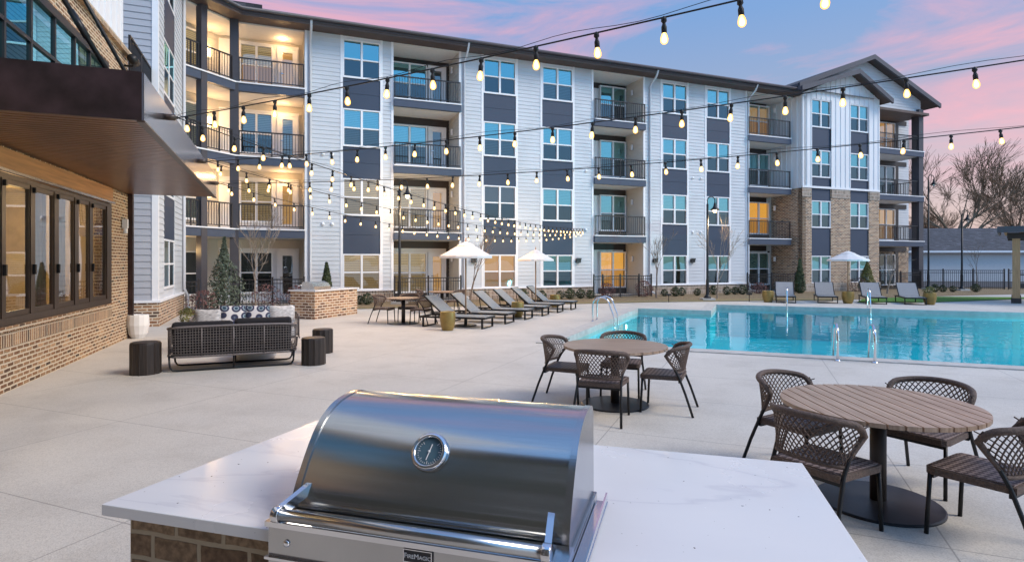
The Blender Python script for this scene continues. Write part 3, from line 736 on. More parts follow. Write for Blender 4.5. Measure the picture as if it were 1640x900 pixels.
# right end balconies
rs0, rs1 = gs1, su(1467); xe = su(1455, 1.7)
rw = su(1479, -.2)
q = MB(); q.box(rs0 - .1, xe, 1.7, 1.86, -.1, 3.0); q.build('brick_wall', M['brick_far'], apt)
q = MB(); q.siding(rs0 - .1, xe, 1.7, 3.0, ZT + .6); q.build('balcony_back_wall', M['siding'], apt)
q = MB(); q.box(rs1, rw, -.20, .30, -.1, ZT + .3); q.box(rs1, rw, 2.4, 2.8, -.1, ZT + .3); q.build('corner_post', M['post'], apt)
for k in range(4):
    z0 = .05 if k == 0 else FL[k - 1]; z1 = (FL[k] - .36) if k < 3 else ZT
    if k:
        m_ = MB(); m_.box(rs0 + .01, rw - .02, -.26, 2.6, z0 - .36, z0 - .05); m_.m = 1; m_.box(rs0 + .01, rw + .01, -.29, 2.6, z0 - .05, z0)
        m_.m = 2; m_.box(rs0 + .05, rw - .1, -.1, 1.69, z0 - .368, z0 - .362)
        m_.build('balcony_slab', [M['slab'], M['trim'], M['ceil']], apt)
        railing(apt, I4(), rs0 + .03, rs1 - .01, z0, 1.0, y=-.12)
        railing(apt, TR(rs1 + .1, 2.4, 0, R(-90)), 0, 2.1, z0, 1.0)
    window(apt, TR(0, 1.53, 0), su(1404, 1.55), su(1432.5, 1.55), z0 + .1, z0 + 2.2, ('none', 'soft', 'none', 'soft')[k], 'glass_low')
    q = MB(); q.box(rs0 + .02, xe - .3, 1.63, 1.665, z1 - .3, z1); q.box(su(1433.5, 1.63), su(1439, 1.63), 1.63, 1.665, z0, z1 - .3); q.build('header_trim', M['darktrim'], apt)

# --- left corner: faceted balconies
A_ = su(488); Bx = -5.0
def off45(r, d=0): return (Bx - .7071 * r - .7071 * d + 0, -.7071 * r + .7071 * d)
q = MB(TR(A_ + .002, 1.8, 0, R(-90))); q.siding(0, 1.8, 0, -.1, ZT, thick=.12); q.build('balcony_side_wall', M['siding_tan'], apt)
q = MB(); q.siding(-5.75, A_ + .1, 1.8, -.1, ZT); q.build('balcony_back_wall', M['siding_tan'], apt)
T45 = TR(-8.5, -.95, 0, R(45))
q = MB(T45); q.siding(0, 3.89, 0, -.1, ZT); q.build('balcony_back_wall', M['siding_tan'], apt)
pc = [(A_, 0), (Bx, 0), off45(2.35), (-8.55, -.95), (-8.5, -.9), (-5.75, 1.8), (A_, 1.8)]
pc = [(A_, -.14), (Bx + .06, -.14), (off45(2.35)[0] + .1, off45(2.35)[1] - .1), (-8.4, -.95), (-5.75, 1.8), (A_, 1.8)][::-1]
pc2 = [(A_, -.18), (Bx + .075, -.18), (off45(2.4)[0] + .13, off45(2.4)[1] - .13), (-8.4, -.95), (-5.75, 1.8), (A_, 1.8)][::-1]
pc3 = [(A_ - .02, .06), (Bx - .02, .06), (off45(2.3)[0] - .05, off45(2.3)[1] + .05), (-8.3, -.86), (-5.75, 1.75), (A_ - .02, 1.75)][::-1]
TB45 = TR(Bx, 0, 0, R(45))     # local -x runs along the 45 degree face
for k in range(4):
    z0 = .05 if k == 0 else FL[k - 1]; z1 = (FL[k] - .36) if k < 3 else ZT
    if k:
        m_ = MB(); m_.prism(pc, z0 - .36, z0 - .05); m_.m = 1; m_.prism(pc2, z0 - .05, z0); m_.m = 2; m_.prism(pc3, z0 - .368, z0 - .362)
        m_.build('balcony_slab', [M['slab'], M['trim'], M['ceil']], apt)
        railing(apt, I4(), Bx + .15, A_ - .03, z0, 1.0, y=-.08)
        railing(apt, TB45, -1.36, -.16, z0, 1.0, y=-.06); railing(apt, TB45, -2.36, -1.66, z0, 1.0, y=-.06)
    else:
        m_ = MB(); m_.prism(pc, -.05, .05); m_.build('patio_slab', M['coping'], apt)
    T = TR(-5.75, 1.77, 0)
    q = MB(T); q.box(.05, su(479, 1.77) + 5.75, 0, .028, z0, z0 + 2.3); q.build('door_surround', M['trim'], apt)
    window(apt, TR(-5.75, 1.62, 0), su(384, 1.65) + 5.75, su(437, 1.65) + 5.75, z0 + .35, z0 + 2.15, ('none', 'blind_lit', 'blind', 'blind_lit')[k], 'glass_low', (1, 1, .6, .5)[k])
    door(apt, TR(-5.75, 1.72, 0), su(447, 1.7) + 5.75, su(474, 1.7) + 5.75, z0 + .03, z0 + 2.12, ('dark', 'soft', 'blind', 'soft')[k])
    window(apt, TR(-8.5 + .13, -.95 - .13, 0, R(45)), 1.15, 2.9, z0 + .35, z0 + 2.15, ('none', 'blind', 'blind', 'blind_lit')[k], 'glass_low', 1)
    if k:
        wx = MB(TR(-8.5, -.95, 0, R(45))); wx.box(3.36, 3.48, -.12, -.02, z0 + 1.35, z0 + 1.75); wx.build('wall_lantern', M['sconce'], apt)
        ld = bpy.data.lights.new('lantern_lamp', 'POINT'); ld.energy = 20; ld.color = (1, .60, .26); ld.shadow_soft_size = .08
        lo = bpy.data.objects.new('lamp', ld); C.objects.link(lo); lo.parent = apt; lo.location = (-5.9, .95, z0 + 1.75)
        ld = bpy.data.lights.new('lantern_lamp', 'POINT'); ld.energy = 11; ld.color = (1, .60, .26); ld.shadow_soft_size = .08
        lo = bpy.data.objects.new('lamp', ld); C.objects.link(lo); lo.parent = apt; lo.location = (-3.2, 1.2, z0 + 2.2)
m_ = MB(); m_.prism(pc3, ZT - .06, ZT - .004); m_.build('balcony_ceiling', M['ceil'], apt)
po = MB(); po.box(Bx - .16, Bx + .16, -.16, .14, -.1, ZT); po.build('corner_post', M['post'], apt)
po = MB(TB45); po.box(-1.64, -1.38, -.16, .12, -.1, ZT); po.build('corner_post', M['post'], apt)
ld = bpy.data.lights.new('lantern_lamp', 'POINT'); ld.energy = 14; ld.color = (1, .62, .25); ld.shadow_soft_size = .08
lo = bpy.data.objects.new('lamp', ld); C.objects.link(lo); lo.parent = apt; lo.location = (-7.0, -1.0, 2.2)

# --- left bay
by0, bx1 = -7.4, -6.5
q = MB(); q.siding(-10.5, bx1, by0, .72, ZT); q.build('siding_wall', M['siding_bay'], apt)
TBr = TR(bx1, by0, 0, R(90))           # wall facing +x, local x runs away from the camera
def sb(u):
    t = (u - CX) / F; o = TF @ Vector((bx1, by0, 0)); d = Vector((-sn, ct, 0))
    return (o.x - t * o.y) / (t * d.y - d.x)
w0, w1 = sb(262), sb(279)
q = MB(TBr); q.siding(0, w0, 0, .72, ZT); q.siding(w1, 4.8, 0, .72, ZT); q.box(w0, w1, .03, .16, .72, ZT); q.build('siding_wall', M['siding'], apt)
q = MB(); q.box(bx1 - .12, bx1 + .034, by0 - .034, by0 + .0, .72, ZT); q.box(bx1, bx1 + .034, by0, by0 + .12, .72, ZT); q.build('corner_trim', M['trim'], apt)
q = MB(); q.box(-10.5, bx1 + .06, by0 - .06, by0 + .16, -.1, .66); q.box(bx1 - .1, bx1 + .06, by0 + .16, by0 + 4.8, -.1, .66); q.build('brick_base', M['brick_far'], apt)
q = MB(); q.box(-10.5, bx1 + .1, by0 - .1, by0 + .1, .66, .72); q.box(bx1 - .1, bx1 + .1, by0 + .1, by0 + 4.8, .66, .72); q.build('base_sill', M['trim'], apt)
for k in range(4):
    window(apt, TBr, w0, w1, WZ[k][0] + (.45 if k == 0 else 0), WZ[k][1] + (.35 if k == 0 else 0), ('none', 'none', 'blind', 'soft')[k], 'glass_low' if k == 0 else 'glass', .6, fl=.25)
    if k < 3:
        pn = MB(TBr); pn.box(w0 + .01, w1 - .01, -.005, .03, WZ[k][1] + (.351 if k == 0 else .001), WZ[k + 1][0] - .001); pn.build('spandrel_panel', M['panel'], apt)
railing(apt, TR(bx1 - .15, by0 - 2.55, 0, R(90)), 0, 2.5, 6.03, 1.05)
q = MB(); q.box(-10, bx1 - .05, by0 - 2.6, by0 - .06, 5.67, 6.03); q.build('balcony_slab', M['slab'], apt)

# --- roof, eaves, gutters
xr = su(1283, GY) - .02
q = MB(); q.prism([(-4.71, -.72), (xr, -.72), (xr, 9), (-14, 9), (-14, -2.54), (-6.55, -2.54)], ZT + .003, ZT + .10); q.build('soffit', M['soffit'], apt)
q = MB(); q.prism([(-4.70, -.75), (xr, -.75), (xr, 9), (-14, 9), (-14, -2.56), (-6.54, -2.56)], ZT + .10, ZT + .30)
q.prism([(-10.6, by0 - .7), (bx1 + .6, by0 - .7), (bx1 + .6, -2.57), (-10.6, -2.57)], ZT + .003, ZT + .30); q.build('fascia', M['fascia'], apt)
q = MB(); q.tube([(-6.5, -2.66, ZT + .23), (-4.66, -.84, ZT + .23), (xr, -.84, ZT + .23)], .075, 8); q.build('gutter', M['fascia'], apt)
q = MB(); z3 = ZT + .30
q.face(((-4.70, -.80, z3 + .02), (xr + 6, -.80, z3 + .02), (xr + 6, 9, z3 + 2.4), (-14, 9, z3 + 2.4)))
q.face(((-4.70, -.80, z3 + .02), (-14, 9, z3 + 2.4), (-14, -2.6, z3 + 1.2), (-6.54, -2.60, z3 + .02)))
q.face(((-10.6, by0 - .7, z3 + .02), (bx1 + .6, by0 - .7, z3 + .02), (bx1 + .6, -2.57, z3 + .02), (-10.6, -2.57, z3 + 1)))
q.box(-7.6, -4.0, 1.4, 4, z3 + .55, z3 + 1.05)
q.build('roof', M['shingle'], apt)
for u in (497, 743, 1040, 1197):
    s_ = su(u); q = MB(); q.tube([(s_, -.80, ZT + .20), (s_, -.62, ZT - .12), (s_, -.14, ZT - .42), (s_, -.085, ZT - .6), (s_, -.085, .62), (s_, -.16, .5), (s_, -.16, .2), (s_ + .1, -.5, .08)], .05, 8)
    q.build('downspout', M['siding'] if u > 500 else M['siding_side'], apt)
q = MB(TBr); q.tube([(4.6, -.08, ZT), (4.6, -.08, .85), (4.62, -.18, .6), (4.62, -.18, .2), (4.5, -.5, .06)], .05, 8); q.build('downspout', M['siding_side'], apt)
# gables
def gable(xc, zc, xl, xr_, ze_, y0, y1, th=.16):
    m_ = MB()
    for xa in (xl, xr_):
        zz = ze_
        n = Vector((zc - zz, 0, -(xc - xa))); 
        a = (xc, zc); b = (xa, zz)
        m_.m = 0
        q_ = [(a[0], y0, a[1]), (b[0], y0, b[1]), (b[0], y0, b[1] - th), (a[0], y0, a[1] - th)]
        q2 = [(x, y1, z) for x, _, z in q_]
        m_.face(q_); m_.face(q2[::-1])
        m_.face((q_[1], q2[1], q2[2], q_[2]))
        m_.m = 1; m_.face((q_[0], q2[0], q2[1], q_[1]))
        m_.m = 2; m_.face((q_[3], q_[2], q2[2], q2[3]))
        m_.m = 0
        d = .10; zt = .26
        m_.face([(a[0], y0 - .03, a[1] + .02), (b[0], y0 - .03, b[1] + .02), (b[0], y0 - .03, b[1] - zt), (a[0], y0 - .03, a[1] - zt)])
        m_.face([(a[0], y0 - .03, a[1] - zt), (b[0], y0 - .03, b[1] - zt), (b[0], y0 + d, b[1] - zt), (a[0], y0 + d, a[1] - zt)])
        m_.face([(a[0], y0 - .03, a[1] + .02), (a[0], y0 + d, a[1] + .02), (b[0], y0 + d, b[1] + .02), (b[0], y0 - .03, b[1] + .02)])
        m_.face([(b[0], y0 - .03, b[1] + .02), (b[0], y0 + d, b[1] + .02), (b[0], y0 + d, b[1] - zt), (b[0], y0 - .03, b[1] - zt)])
    return m_
m_ = gable(pk, zp, e0, e1, 11.7, GY - .62, 3.0); m_.build('gable_roof', [M['fascia'], M['shingle'], M['soffit']], apt)
xc = su(1401, -.6); xR = su(1507, -.6); xL = xc - (xR - xc)
zc_ = 1.8 + (418 - 88) * (TF @ Vector((xc, -.6, 0))).y / F; zR = 1.8 + (418 - 167) * (TF @ Vector((xR, -.6, 0))).y / F
m_ = gable(xc, zc_, xL, xR, zR, -.60, 8.0); m_.build('gable_roof', [M['fascia'], M['shingle'], M['soffit']], apt)
q = MB(); zf = lambda x: zc_ - (zc_ - zR) * abs(x - xc) / (xR - xc) - .2
q.T = I4(); nb = 22
z = ZT + .0
while z < zc_ - .4:
    h = .178
    def half(zz): return max(0, (1 - (zz + .2 - zR) / (zc_ - zR)) * (xR - xc))
    xa = max(xc - half(z + h), xL + .2); xb = min(xc + half(z + h), rw)
    xa0 = max(xc - half(z), xL + .2); xb0 = min(xc + half(z), rw)
    if xb > xa: q.face(((xa0, -.022, z), (xb0, -.022, z), (xb, -.002, z + h), (xa, -.002, z + h))); q.face(((xa, 0, z), (xb, 0, z), (xb, -.022, z), (xa, -.022, z)))
    z += h
q.build('gable_siding', M['siding_side'], apt)
q = MB(); q.box(rs0, rw + .1, -.5, 2.8, ZT - .16, ZT - .002); q.build('soffit', M['soffit'], apt)
# vents, wall boxes
q_spots = [(765, 444, 0), (930, 420, 0), (1048, 418, 0), (1108, 418, 0)]
for u in (758, 925, 1048, 1108):
    s_ = su(u); q = MB(); q.box(s_ - .12, s_ + .12, -.14, -.02, 1.72, 1.92); q.box(s_ - .14, s_ + .14, -.16, -.14, 1.86, 1.94); q.build('wall_vent', M['rail'], apt)
for u in (517, 532, 918, 938, 1109, 1122):
    for z in (3.3, 6.25):
        s_ = su(u)
        if su(549) < s_ < su(609): continue
        q = MB(TR(s_, -.02, z)); q.lathe([(.05, 0), (.07, .02), (.07, .09), (.03, .13)], 10); q.build('wall_vent', M['trim'], apt)
# ------------------------------------------------------------------ clubhouse with canopy
rC = math.atan2(.942, -.336); club = thing('clubhouse', 'brown brick clubhouse with folding bronze windows and an orange wood beam', 'building', (-6.87, 7.92, 0), rC)
def xu(u):
    t = (u - CX) / F
    return (-6.87 - 7.92 * t) / (.942 * t + .336)
xe_, xw = xu(205), xu(177); X0 = -9.0
q = MB(); q.box(X0, xe_, 0, .3, -.1, .62); q.box(xw, xe_, 0, .3, .62, 3.32); q.box(X0, xe_, .002, .3, 5.92, 6.5); q.box(xu(173), xe_, .002, .3, 3.32, 5.92); q.box(X0, xe_ , .002, .3, 3.32, 4.25)
q.build('brick_wall', M['brick'], club)
q = MB(); q.box(X0, xw + .05, -.015, .3, .62, .84); q.build('brick_sill_course', M['soldier'], club)
q = MB(); q.box(X0, xw + .05, -.06, .3, .84, .91); q.build('brick_ledge', M['brick'], club)
q = MB(); q.box(X0, xe_ + .1, -.09, .3, 6.5, 6.62); q.build('brick_ledge', M['soldier'], club)
q = MB(); q.box(X0, xu(199), .05, .3, 6.62, 13); q.battens(X0, xu(199), .05, 6.62, 13); q.build('batten_wall', M['batten'], club)
q = MB(); q.box(X0, xw, -.05, .25, 3.04, 3.325); q.build('wood_beam', M['wood_beam'], club)
q = MB(); q.box(X0, xw, -.09, -.05, 3.0, 3.04); q.build('track_rail', M['steel_plate'], club)
# folding window wall
edges = [(8, 48), (55, 86), (93, 119), (125, 143), (148, 170)]
pan = [(xu(a), xu(b)) for a, b in edges]
wd = pan[0][1] - pan[0][0]
k_ = pan[0][0] - .12
for i in range(8): pan.insert(0, (k_ - wd, k_)); k_ -= wd + .14
f = MB(); f.box(X0, xw, -.02, .14, .91, 1.02); f.box(X0, xw, -.02, .14, 2.93, 3.0)
prev = X0
for a, b in pan: 
    f.box(prev, a, -.012, .06, 1.02, 2.93); prev = b
f.box(prev, xw, -.02, .07, 1.02, 2.93)
fw = f.build('folding_window', M['wood_frame'], club)
for a, b in pan:
    s_ = MB(); s_.box(a, b, .0, .05, 1.02, 1.10); s_.box(a, b, .0, .05, 2.86, 2.93); s_.box(a, a + .03, .002, .05, 1.10, 2.86); s_.box(b - .03, b, .002, .05, 1.10, 2.86)
    s_.build('sash', M['wood_frame'], fw)
    p = MB(); p.face(((a, .022, 1.1), (b, .022, 1.1), (b, .022, 2.86), (a, .022, 2.86))); p.build('pane', M['glass_shop'], fw)
f = MB()
for a, b in pan[-5:]: f.box(a - .09, a - .05, -.05, -.01, 2.82, 2.9); f.box(a - .09, a - .05, -.05, -.01, 1.6, 1.75)
f.build('hinge', M['blackmetal'], fw)
q = MB(); q.face(((X0, 2.6, .1), (xe_, 2.6, .1), (xe_, 2.6, 3.3), (X0, 2.6, 3.3))); q.face(((xe_ - .1, .3, .1), (xe_ - .1, 2.6, .1), (xe_ - .1, 2.6, 3.3), (xe_ - .1, .3, 3.3)))
q.face(((X0, .3, 3.3), (xe_, .3, 3.3), (xe_, 2.6, 3.3), (X0, 2.6, 3.3))); q.face(((X0, .3, .1), (xe_, .3, .1), (xe_, 2.6, .1), (X0, 2.6, .1)))
q.build('room_wall', M['wall_in'], club)
q = MB()
for x in (pan[-5][0] + .1, pan[-3][0] + .5, pan[-2][1] - .1, pan[-6][0] + .3):
    n_ = 24; 
    for i in range(n_):
        xa, xb = x + .75 * i / n_, x + .75 * (i + 1) / n_
        q.face(((xa, .6 + .04 * math.sin(i * 1.9), .2), (xb, .6 + .04 * math.sin((i + 1) * 1.9), .2), (xb, .6 + .04 * math.sin((i + 1) * 1.9), 3.1), (xa, .6 + .04 * math.sin(i * 1.9), 3.1)), smooth=True)
q.build('curtain', M['curtain'], club)
for x in (-3, .3, 2.6, 4.6):
    ld = bpy.data.lights.new('room_lamp', 'POINT'); ld.energy = 30; ld.color = (1, .68, .34); ld.shadow_soft_size = .2
    lo = bpy.data.objects.new('lamp', ld); C.objects.link(lo); lo.parent = club; lo.location = (x, 1.7, 2.6)
# upper window band
f = MB(); xt = xu(172)
f.box(X0, xt, -.03, .12, 4.25, 4.36); f.box(X0, xt, -.03, .12, 5.78, 5.92); f.box(X0, xt, -.01, .045, 5.06, 5.12)
xs = [xu(u) for u in (7, 50, 88, 120, 144, 171)]
for i in range(6): xs.insert(0, xs[0] - 1.0)
prev = X0
for x in xs: f.box(x - .028, x + .028, -.012, .05, 4.36, 5.78)
uw = f.build('upper_window', M['rail'], club)
p = MB(); p.face(((X0, .02, 4.36), (xt, .02, 4.36), (xt, .02, 5.78), (X0, .02, 5.78))); p.build('pane', M['glass'], uw)
p = MB(); p.face(((X0, .28, 4.3), (xt, .28, 4.3), (xt, .28, 5.8), (X0, .28, 5.8))); p.build('blind', M['blind'], uw)
q = MB(); q.box(xe_ - .02, xe_ + .09, -.10, .0, .0, 3.9); q.build('downspout', M['bronze'], club)
q = MB(TR(xu(195), -.02, 2.62)); q.box(-.05, .05, -.10, 0, -.08, .12); q.lathe([(.03, -.06), (.045, -.1), (.045, -.2)], 10, c=(0, -.05, 0)); q.build('wall_light', M['trim'], club)
fl = MB(); fl.tube([(xu(199), .02, 6.25), (xu(199), -.16, 6.25), (xu(199), -.2, 6.33)], .025, 8); fl.tube([(xu(199) - .22, -.2, 6.37), (xu(199) + .12, -.2, 6.37)], .10, 12); fl.build('floodlight', M['blackmetal'], club)

rK = math.atan2(.929, -.371); PN = Vector((-4.12, 6.57, 0)); LK = 8.49
TK = TR(PN.x, PN.y, 0, rK)
can = thing('entrance_canopy', 'dark bronze metal canopy hung on rods above the clubhouse windows', 'canopy', PN, rK)
q = MB(); q.box(-.01, .03, 0, 2.75, 3.36, 3.90); q.build('front_fascia', M['bronze'], can)
q = MB(); q.box(.03, LK, -.015, .03, 3.36, 3.90); q.build('side_fascia', M['bronze_side'], can)
q = MB(); q.box(.03, LK - .001, .03, 2.6, 3.80, 3.86); q.box(LK - .04, LK - .002, .03, 2.3, 3.36, 3.80); q.build('deck', M['bronze'], can)
q = MB(); x = .04
while x < LK - .06:
    q.box(x, min(x + .105, LK - .05), .04, 2.5, 3.362, 3.40); x += .132
q.box(.03, LK - .05, .035, 2.5, 3.402, 3.42)
q.build('soffit_slats', M['soffit_metal'], can)
q = MB(); q.box(-.012, LK, -.03, .05, 3.34, 3.36); q.build('edge_angle', M['wood_frame'], can)
for a, hz in ((.45, 3.45), (3.1, 3.75)):
    q = MB(); q.tube([(a, .35, 3.86), (a, 2.25, 3.86 + hz)], .028, 8); q.tube([(a, .62, 3.86 + hz * .27 / 1.9), (a, .78, 3.86 + hz * .43 / 1.9)], .038, 8); q.box(a - .05, a + .05, .27, .43, 3.86, 3.95); q.build('tie_rod', M['blackmetal'], can)
AN = [(1.30, 3.70), (4.95, 3.69), (7.45, 3.58)]
for a, z in AN:
    q = MB(TR(a, -.015, z, 0) @ Matrix.Rotation(R(90), 4, 'X')); q.lathe([(.042, 0), (.042, .13), (.02, .135), (.02, .16)], 14); q.build('anchor_bracket', M['wood_frame'], can)

# ------------------------------------------------------------------ string lights
def anch(i):
    a, z = AN[i]; p = TK @ Vector((a, -.17, z)); return p
bulb_me = socket_me = None
def light_string(label, A, B, sag, first=.35, sp=.57, lamps=()):
    global bulb_me, socket_me
    t = thing('string_light', label, 'string lights', A, 0, 'festoon strings of warm bulbs')
    n = 60; A = Vector(A); Bv = Vector(B); Ln = (Bv - A).length
    def pt(k): p = A.lerp(Bv, k); p.z -= 4 * sag * k * (1 - k); return p - A
    c = MB(); c.tube([pt(i / n) for i in range(n + 1)], .0075, 5)
    c.tube([pt(i / n) + Vector((0, 0, .035 + .02 * math.sin(i * .9))) for i in range(n + 1)], .003, 4); c.build('cord', M['cord'], t)
    d = first; i = 0
    while d < Ln - .15:
        p = pt(d / Ln)
        if bulb_me is None:
            m_ = MB(); m_.lathe([(.012, -.112), (.015, -.120), (.026, -.145), (.032, -.170), (.029, -.193), (.016, -.207), (.002, -.211)][::-1], 12); o = m_.build('bulb', M['bulb'], t); bulb_me = o.data
            m_ = MB(); m_.lathe([(.004, .01), (.02, .0), (.024, -.03), (.012, -.045), (.016, -.06), (.022, -.075), (.022, -.12), (.012, -.125)][::-1], 10); s_ = m_.build('socket', M['cord'], o); socket_me = s_.data
        else:
            o = bpy.data.objects.new('bulb', bulb_me); C.objects.link(o); o.parent = t
            s_ = bpy.data.objects.new('socket', socket_me); C.objects.link(s_); s_.parent = o
        o.location = p; o.rotation_euler = (rng.uniform(-.09, .09), rng.uniform(-.09, .09), 0)
        if i in lamps:
            ld = bpy.data.lights.new('bulb_lamp', 'POINT'); ld.energy = 30; ld.color = (1, .60, .25); ld.shadow_soft_size = .05
            lo = bpy.data.objects.new('lamp', ld); C.objects.link(lo); lo.parent = t; lo.location = p - Vector((0, 0, .30))
        d += sp; i += 1
    return t
E = P0 + Vector((.928 * 10.85 + .373 * .1, .373 * 10.85 - .928 * .1, 3.40))
light_string('string of warm bulbs from the near canopy bracket crossing highest over the grill', anch(0), (5.5, 2.31, 3.97), .12, .2)
light_string('string of warm bulbs from the middle canopy bracket over the pool to the upper right', anch(1), (8.5, 3.86, 3.97), .22, .3)
light_string('string of warm bulbs from the far canopy bracket, lowest of those over the pool', anch(2), (11, 6.6, 3.95), .32, .3)
light_string('string of warm bulbs from the near canopy bracket dropping to the white facade', anch(0), E, .39, .4, lamps=(6, 14, 22))
light_string('string of warm bulbs from the middle canopy bracket dropping to the white facade', anch(1), E + Vector((0, 0, -.06)), .5, .3, lamps=(4, 12, 20, 28))
light_string('string of warm bulbs from the far canopy bracket sagging deepest towards the facade', anch(2), E + Vector((0, 0, -.12)), .68, .3, lamps=(3, 10, 18, 24))

# ------------------------------------------------------------------ grill island in the foreground
ga = R(-16.4); GP = Vector((-.727, 1.95, 0)); TGI = TR(GP.x, GP.y, 0, ga).inverted()
def inset(poly, d):
    c = Vector((sum(p[0] for p in poly) / len(poly), sum(p[1] for p in poly) / len(poly), 0)); r = []
    n = len(poly)
    for i in range(n):
        p = Vector((*poly[i], 0)); a = (Vector((*poly[i - 1], 0)) - p).normalized(); b = (Vector((*poly[(i + 1) % n], 0)) - p).normalized()
        s_ = abs(a.cross(b).z); r.append(tuple((p + (a + b) * d / s_)[:2]))
    return r
isl = thing('grill_island', 'brick island with a white quartz counter holding the large steel grill', 'counter', GP, ga)
cp = [(-1.455, 2.09), (.94, 1.385), (1.238, 2.516), (-1.053, 3.19)]
cp = [tuple((TGI @ Vector((x, y, 0)))[:2]) for x, y in cp]
q = MB(); q.prism(cp, .90, .94); q.build('countertop', M['quartz'], isl, bevel=.003, merge=True)
q = MB(); q.prism(inset(cp, .06), 0, .899); q.build('brick_base', M['brick_near'], isl)

grl = thing('gas_grill', 'large stainless steel grill with domed hood and tube handle built into the white counter', 'grill', GP + Vector((0, 0, 0)), ga)
W_ = .93
prof = [(-.003, .985), (.0, 1.004), (.008, 1.028), (.022, 1.056), (.045, 1.095), (.072, 1.137), (.102, 1.179), (.138, 1.219), (.182, 1.251), (.235, 1.275), (.29, 1.287), (.345, 1.292), (.39, 1.291), (.42, 1.286), (.445, 1.27), (.455, 1.24)]
from bisect import bisect
def smooth_prof(p, k=5):
    r = []
    for i in range(len(p) - 1):
        p0 = p[max(i - 1, 0)]; p1 = p[i]; p2 = p[i + 1]; p3 = p[min(i + 2, len(p) - 1)]
        for j in range(k):
            t = j / k
            r.append(tuple(.5 * (2 * p1[c] + (p2[c] - p0[c]) * t + (2 * p0[c] - 5 * p1[c] + 4 * p2[c] - p3[c]) * t * t + (3 * p1[c] - p0[c] - 3 * p2[c] + p3[c]) * t ** 3) for c in (0, 1)))
    r.append(p[-1]); return r
sp_ = smooth_prof(prof)
q = MB(); V = []; Fs = []; UV = []; ln = 0; nx = 12
for i, (d, z) in enumerate(sp_):
    if i: ln += math.hypot(d - sp_[i - 1][0], z - sp_[i - 1][1])
    for j in range(nx + 1):
        V.append((.022 + (W_ - .044) * j / nx, d, z)); UV.append((j / nx * W_, ln))
for i in range(len(sp_) - 1):
    for j in range(nx):
        a = i * (nx + 1) + j; Fs.append((a, a + 1, a + nx + 2, a + nx + 1))
q.mesh(V, Fs, UV)
hood = q.build('hood', M['hood'], grl)
q = MB()
for xa, xb in ((0, .022), (W_ - .022, W_)):
    o_ = [(d - .004, z + .003) for d, z in sp_] + [(.459, .9735), (-.006, .9735)]
    for x, rev in ((xa, False), (xb, True)):
        pts = [(x, d, z) for d, z in o_]; q.face(pts if rev else pts[::-1])
    for i in range(len(o_)):
        a, b = o_[i], o_[(i + 1) % len(o_)]
        q.face(((xa, *a), (xb, *a), (xb, *b), (xa, *b)), smooth=i < len(sp_) - 1)
q.box(.022, W_ - .022, .445, .455, .974, 1.24)
q.build('hood_end', M['steel_plate'], grl)
q = MB(); q.box(-.01, W_ + .012, -.105, .46, .62, .972); q.build('body', M['steel_plate'], grl, bevel=.004, merge=True)
q = MB(); q.box(-.012, W_ + .014, -.118, -.012, .974, .990); q.box(-.014, W_ + .016, -.118, -.1055, .872, .880); q.build('front_trim', M['chrome'], grl, bevel=.003)
q = MB(); q.box(W_ + .014, W_ + .055, -.12, .43, .941, .952); q.bar((W_ + .05, -.12, .952), (W_ + .05, .43, .968), .006, .03); q.build('side_flange', M['chrome'], grl)
for x in (.06, .87):
    q = MB(TR(x, -.106, .925) @ Matrix.Rotation(R(90), 4, 'X')); q.lathe([(.011, 0), (.011, .003), (.006, .006)], 12); q.build('screw', M['chrome'], grl)
q = MB(); q.tube([(.022, -.108, 1.012), (.896, -.108, 1.012)], .0185, 20); q.build('handle', M['steel_plate'], grl)
for x in (.030, .888):
    q = MB(); q.tube([(x - .013, -.108, 1.012), (x + .013, -.108, 1.012)], .0255, 20)
    q.bar((x, -.093, 1.018), (x + (.02 if x < .5 else -.02), .045, 1.052), .02, .032); q.build('handle_bracket', M['chrome'], grl, bevel=.003)
# thermometer
gd, gz = .100, 1.178; nrm = Vector((0, -.81, .59)).normalized()
TT = Matrix.Translation((.452, gd, gz)) @ nrm.to_track_quat('Z', 'Y').to_matrix().to_4x4()
gz_ = MB(TT); gz_.lathe([(.060, -.004), (.063, .004), (.060, .016), (.050, .022), (.046, .018), (.045, .010)], 36, cap=False); th = gz_.build('thermometer', M['chrome'], grl)
m_ = MB(TT); m_.lathe([(.0, .0095), (.046, .0095)][::-1], 36, cap=False); m_.build('dial', M['dial'], th)
m_ = MB(TT)
for i in range(25):
    an = R(-225 + 270 * i / 24) ; l_ = .010 if i % 4 == 0 else .005
    c_, s_ = math.cos(an), math.sin(an)
    m_.bar((c_ * (.041 - l_), s_ * (.041 - l_), .0102), (c_ * .041, s_ * .041, .0102), .0014, .0006)
m_.bar((-.004, -.028, .0125), (.006, .024, .0125), .003, .001); m_.lathe([(.004, .0102), (.004, .014)], 10); m_.build('dial_marks', M['trim'], th)
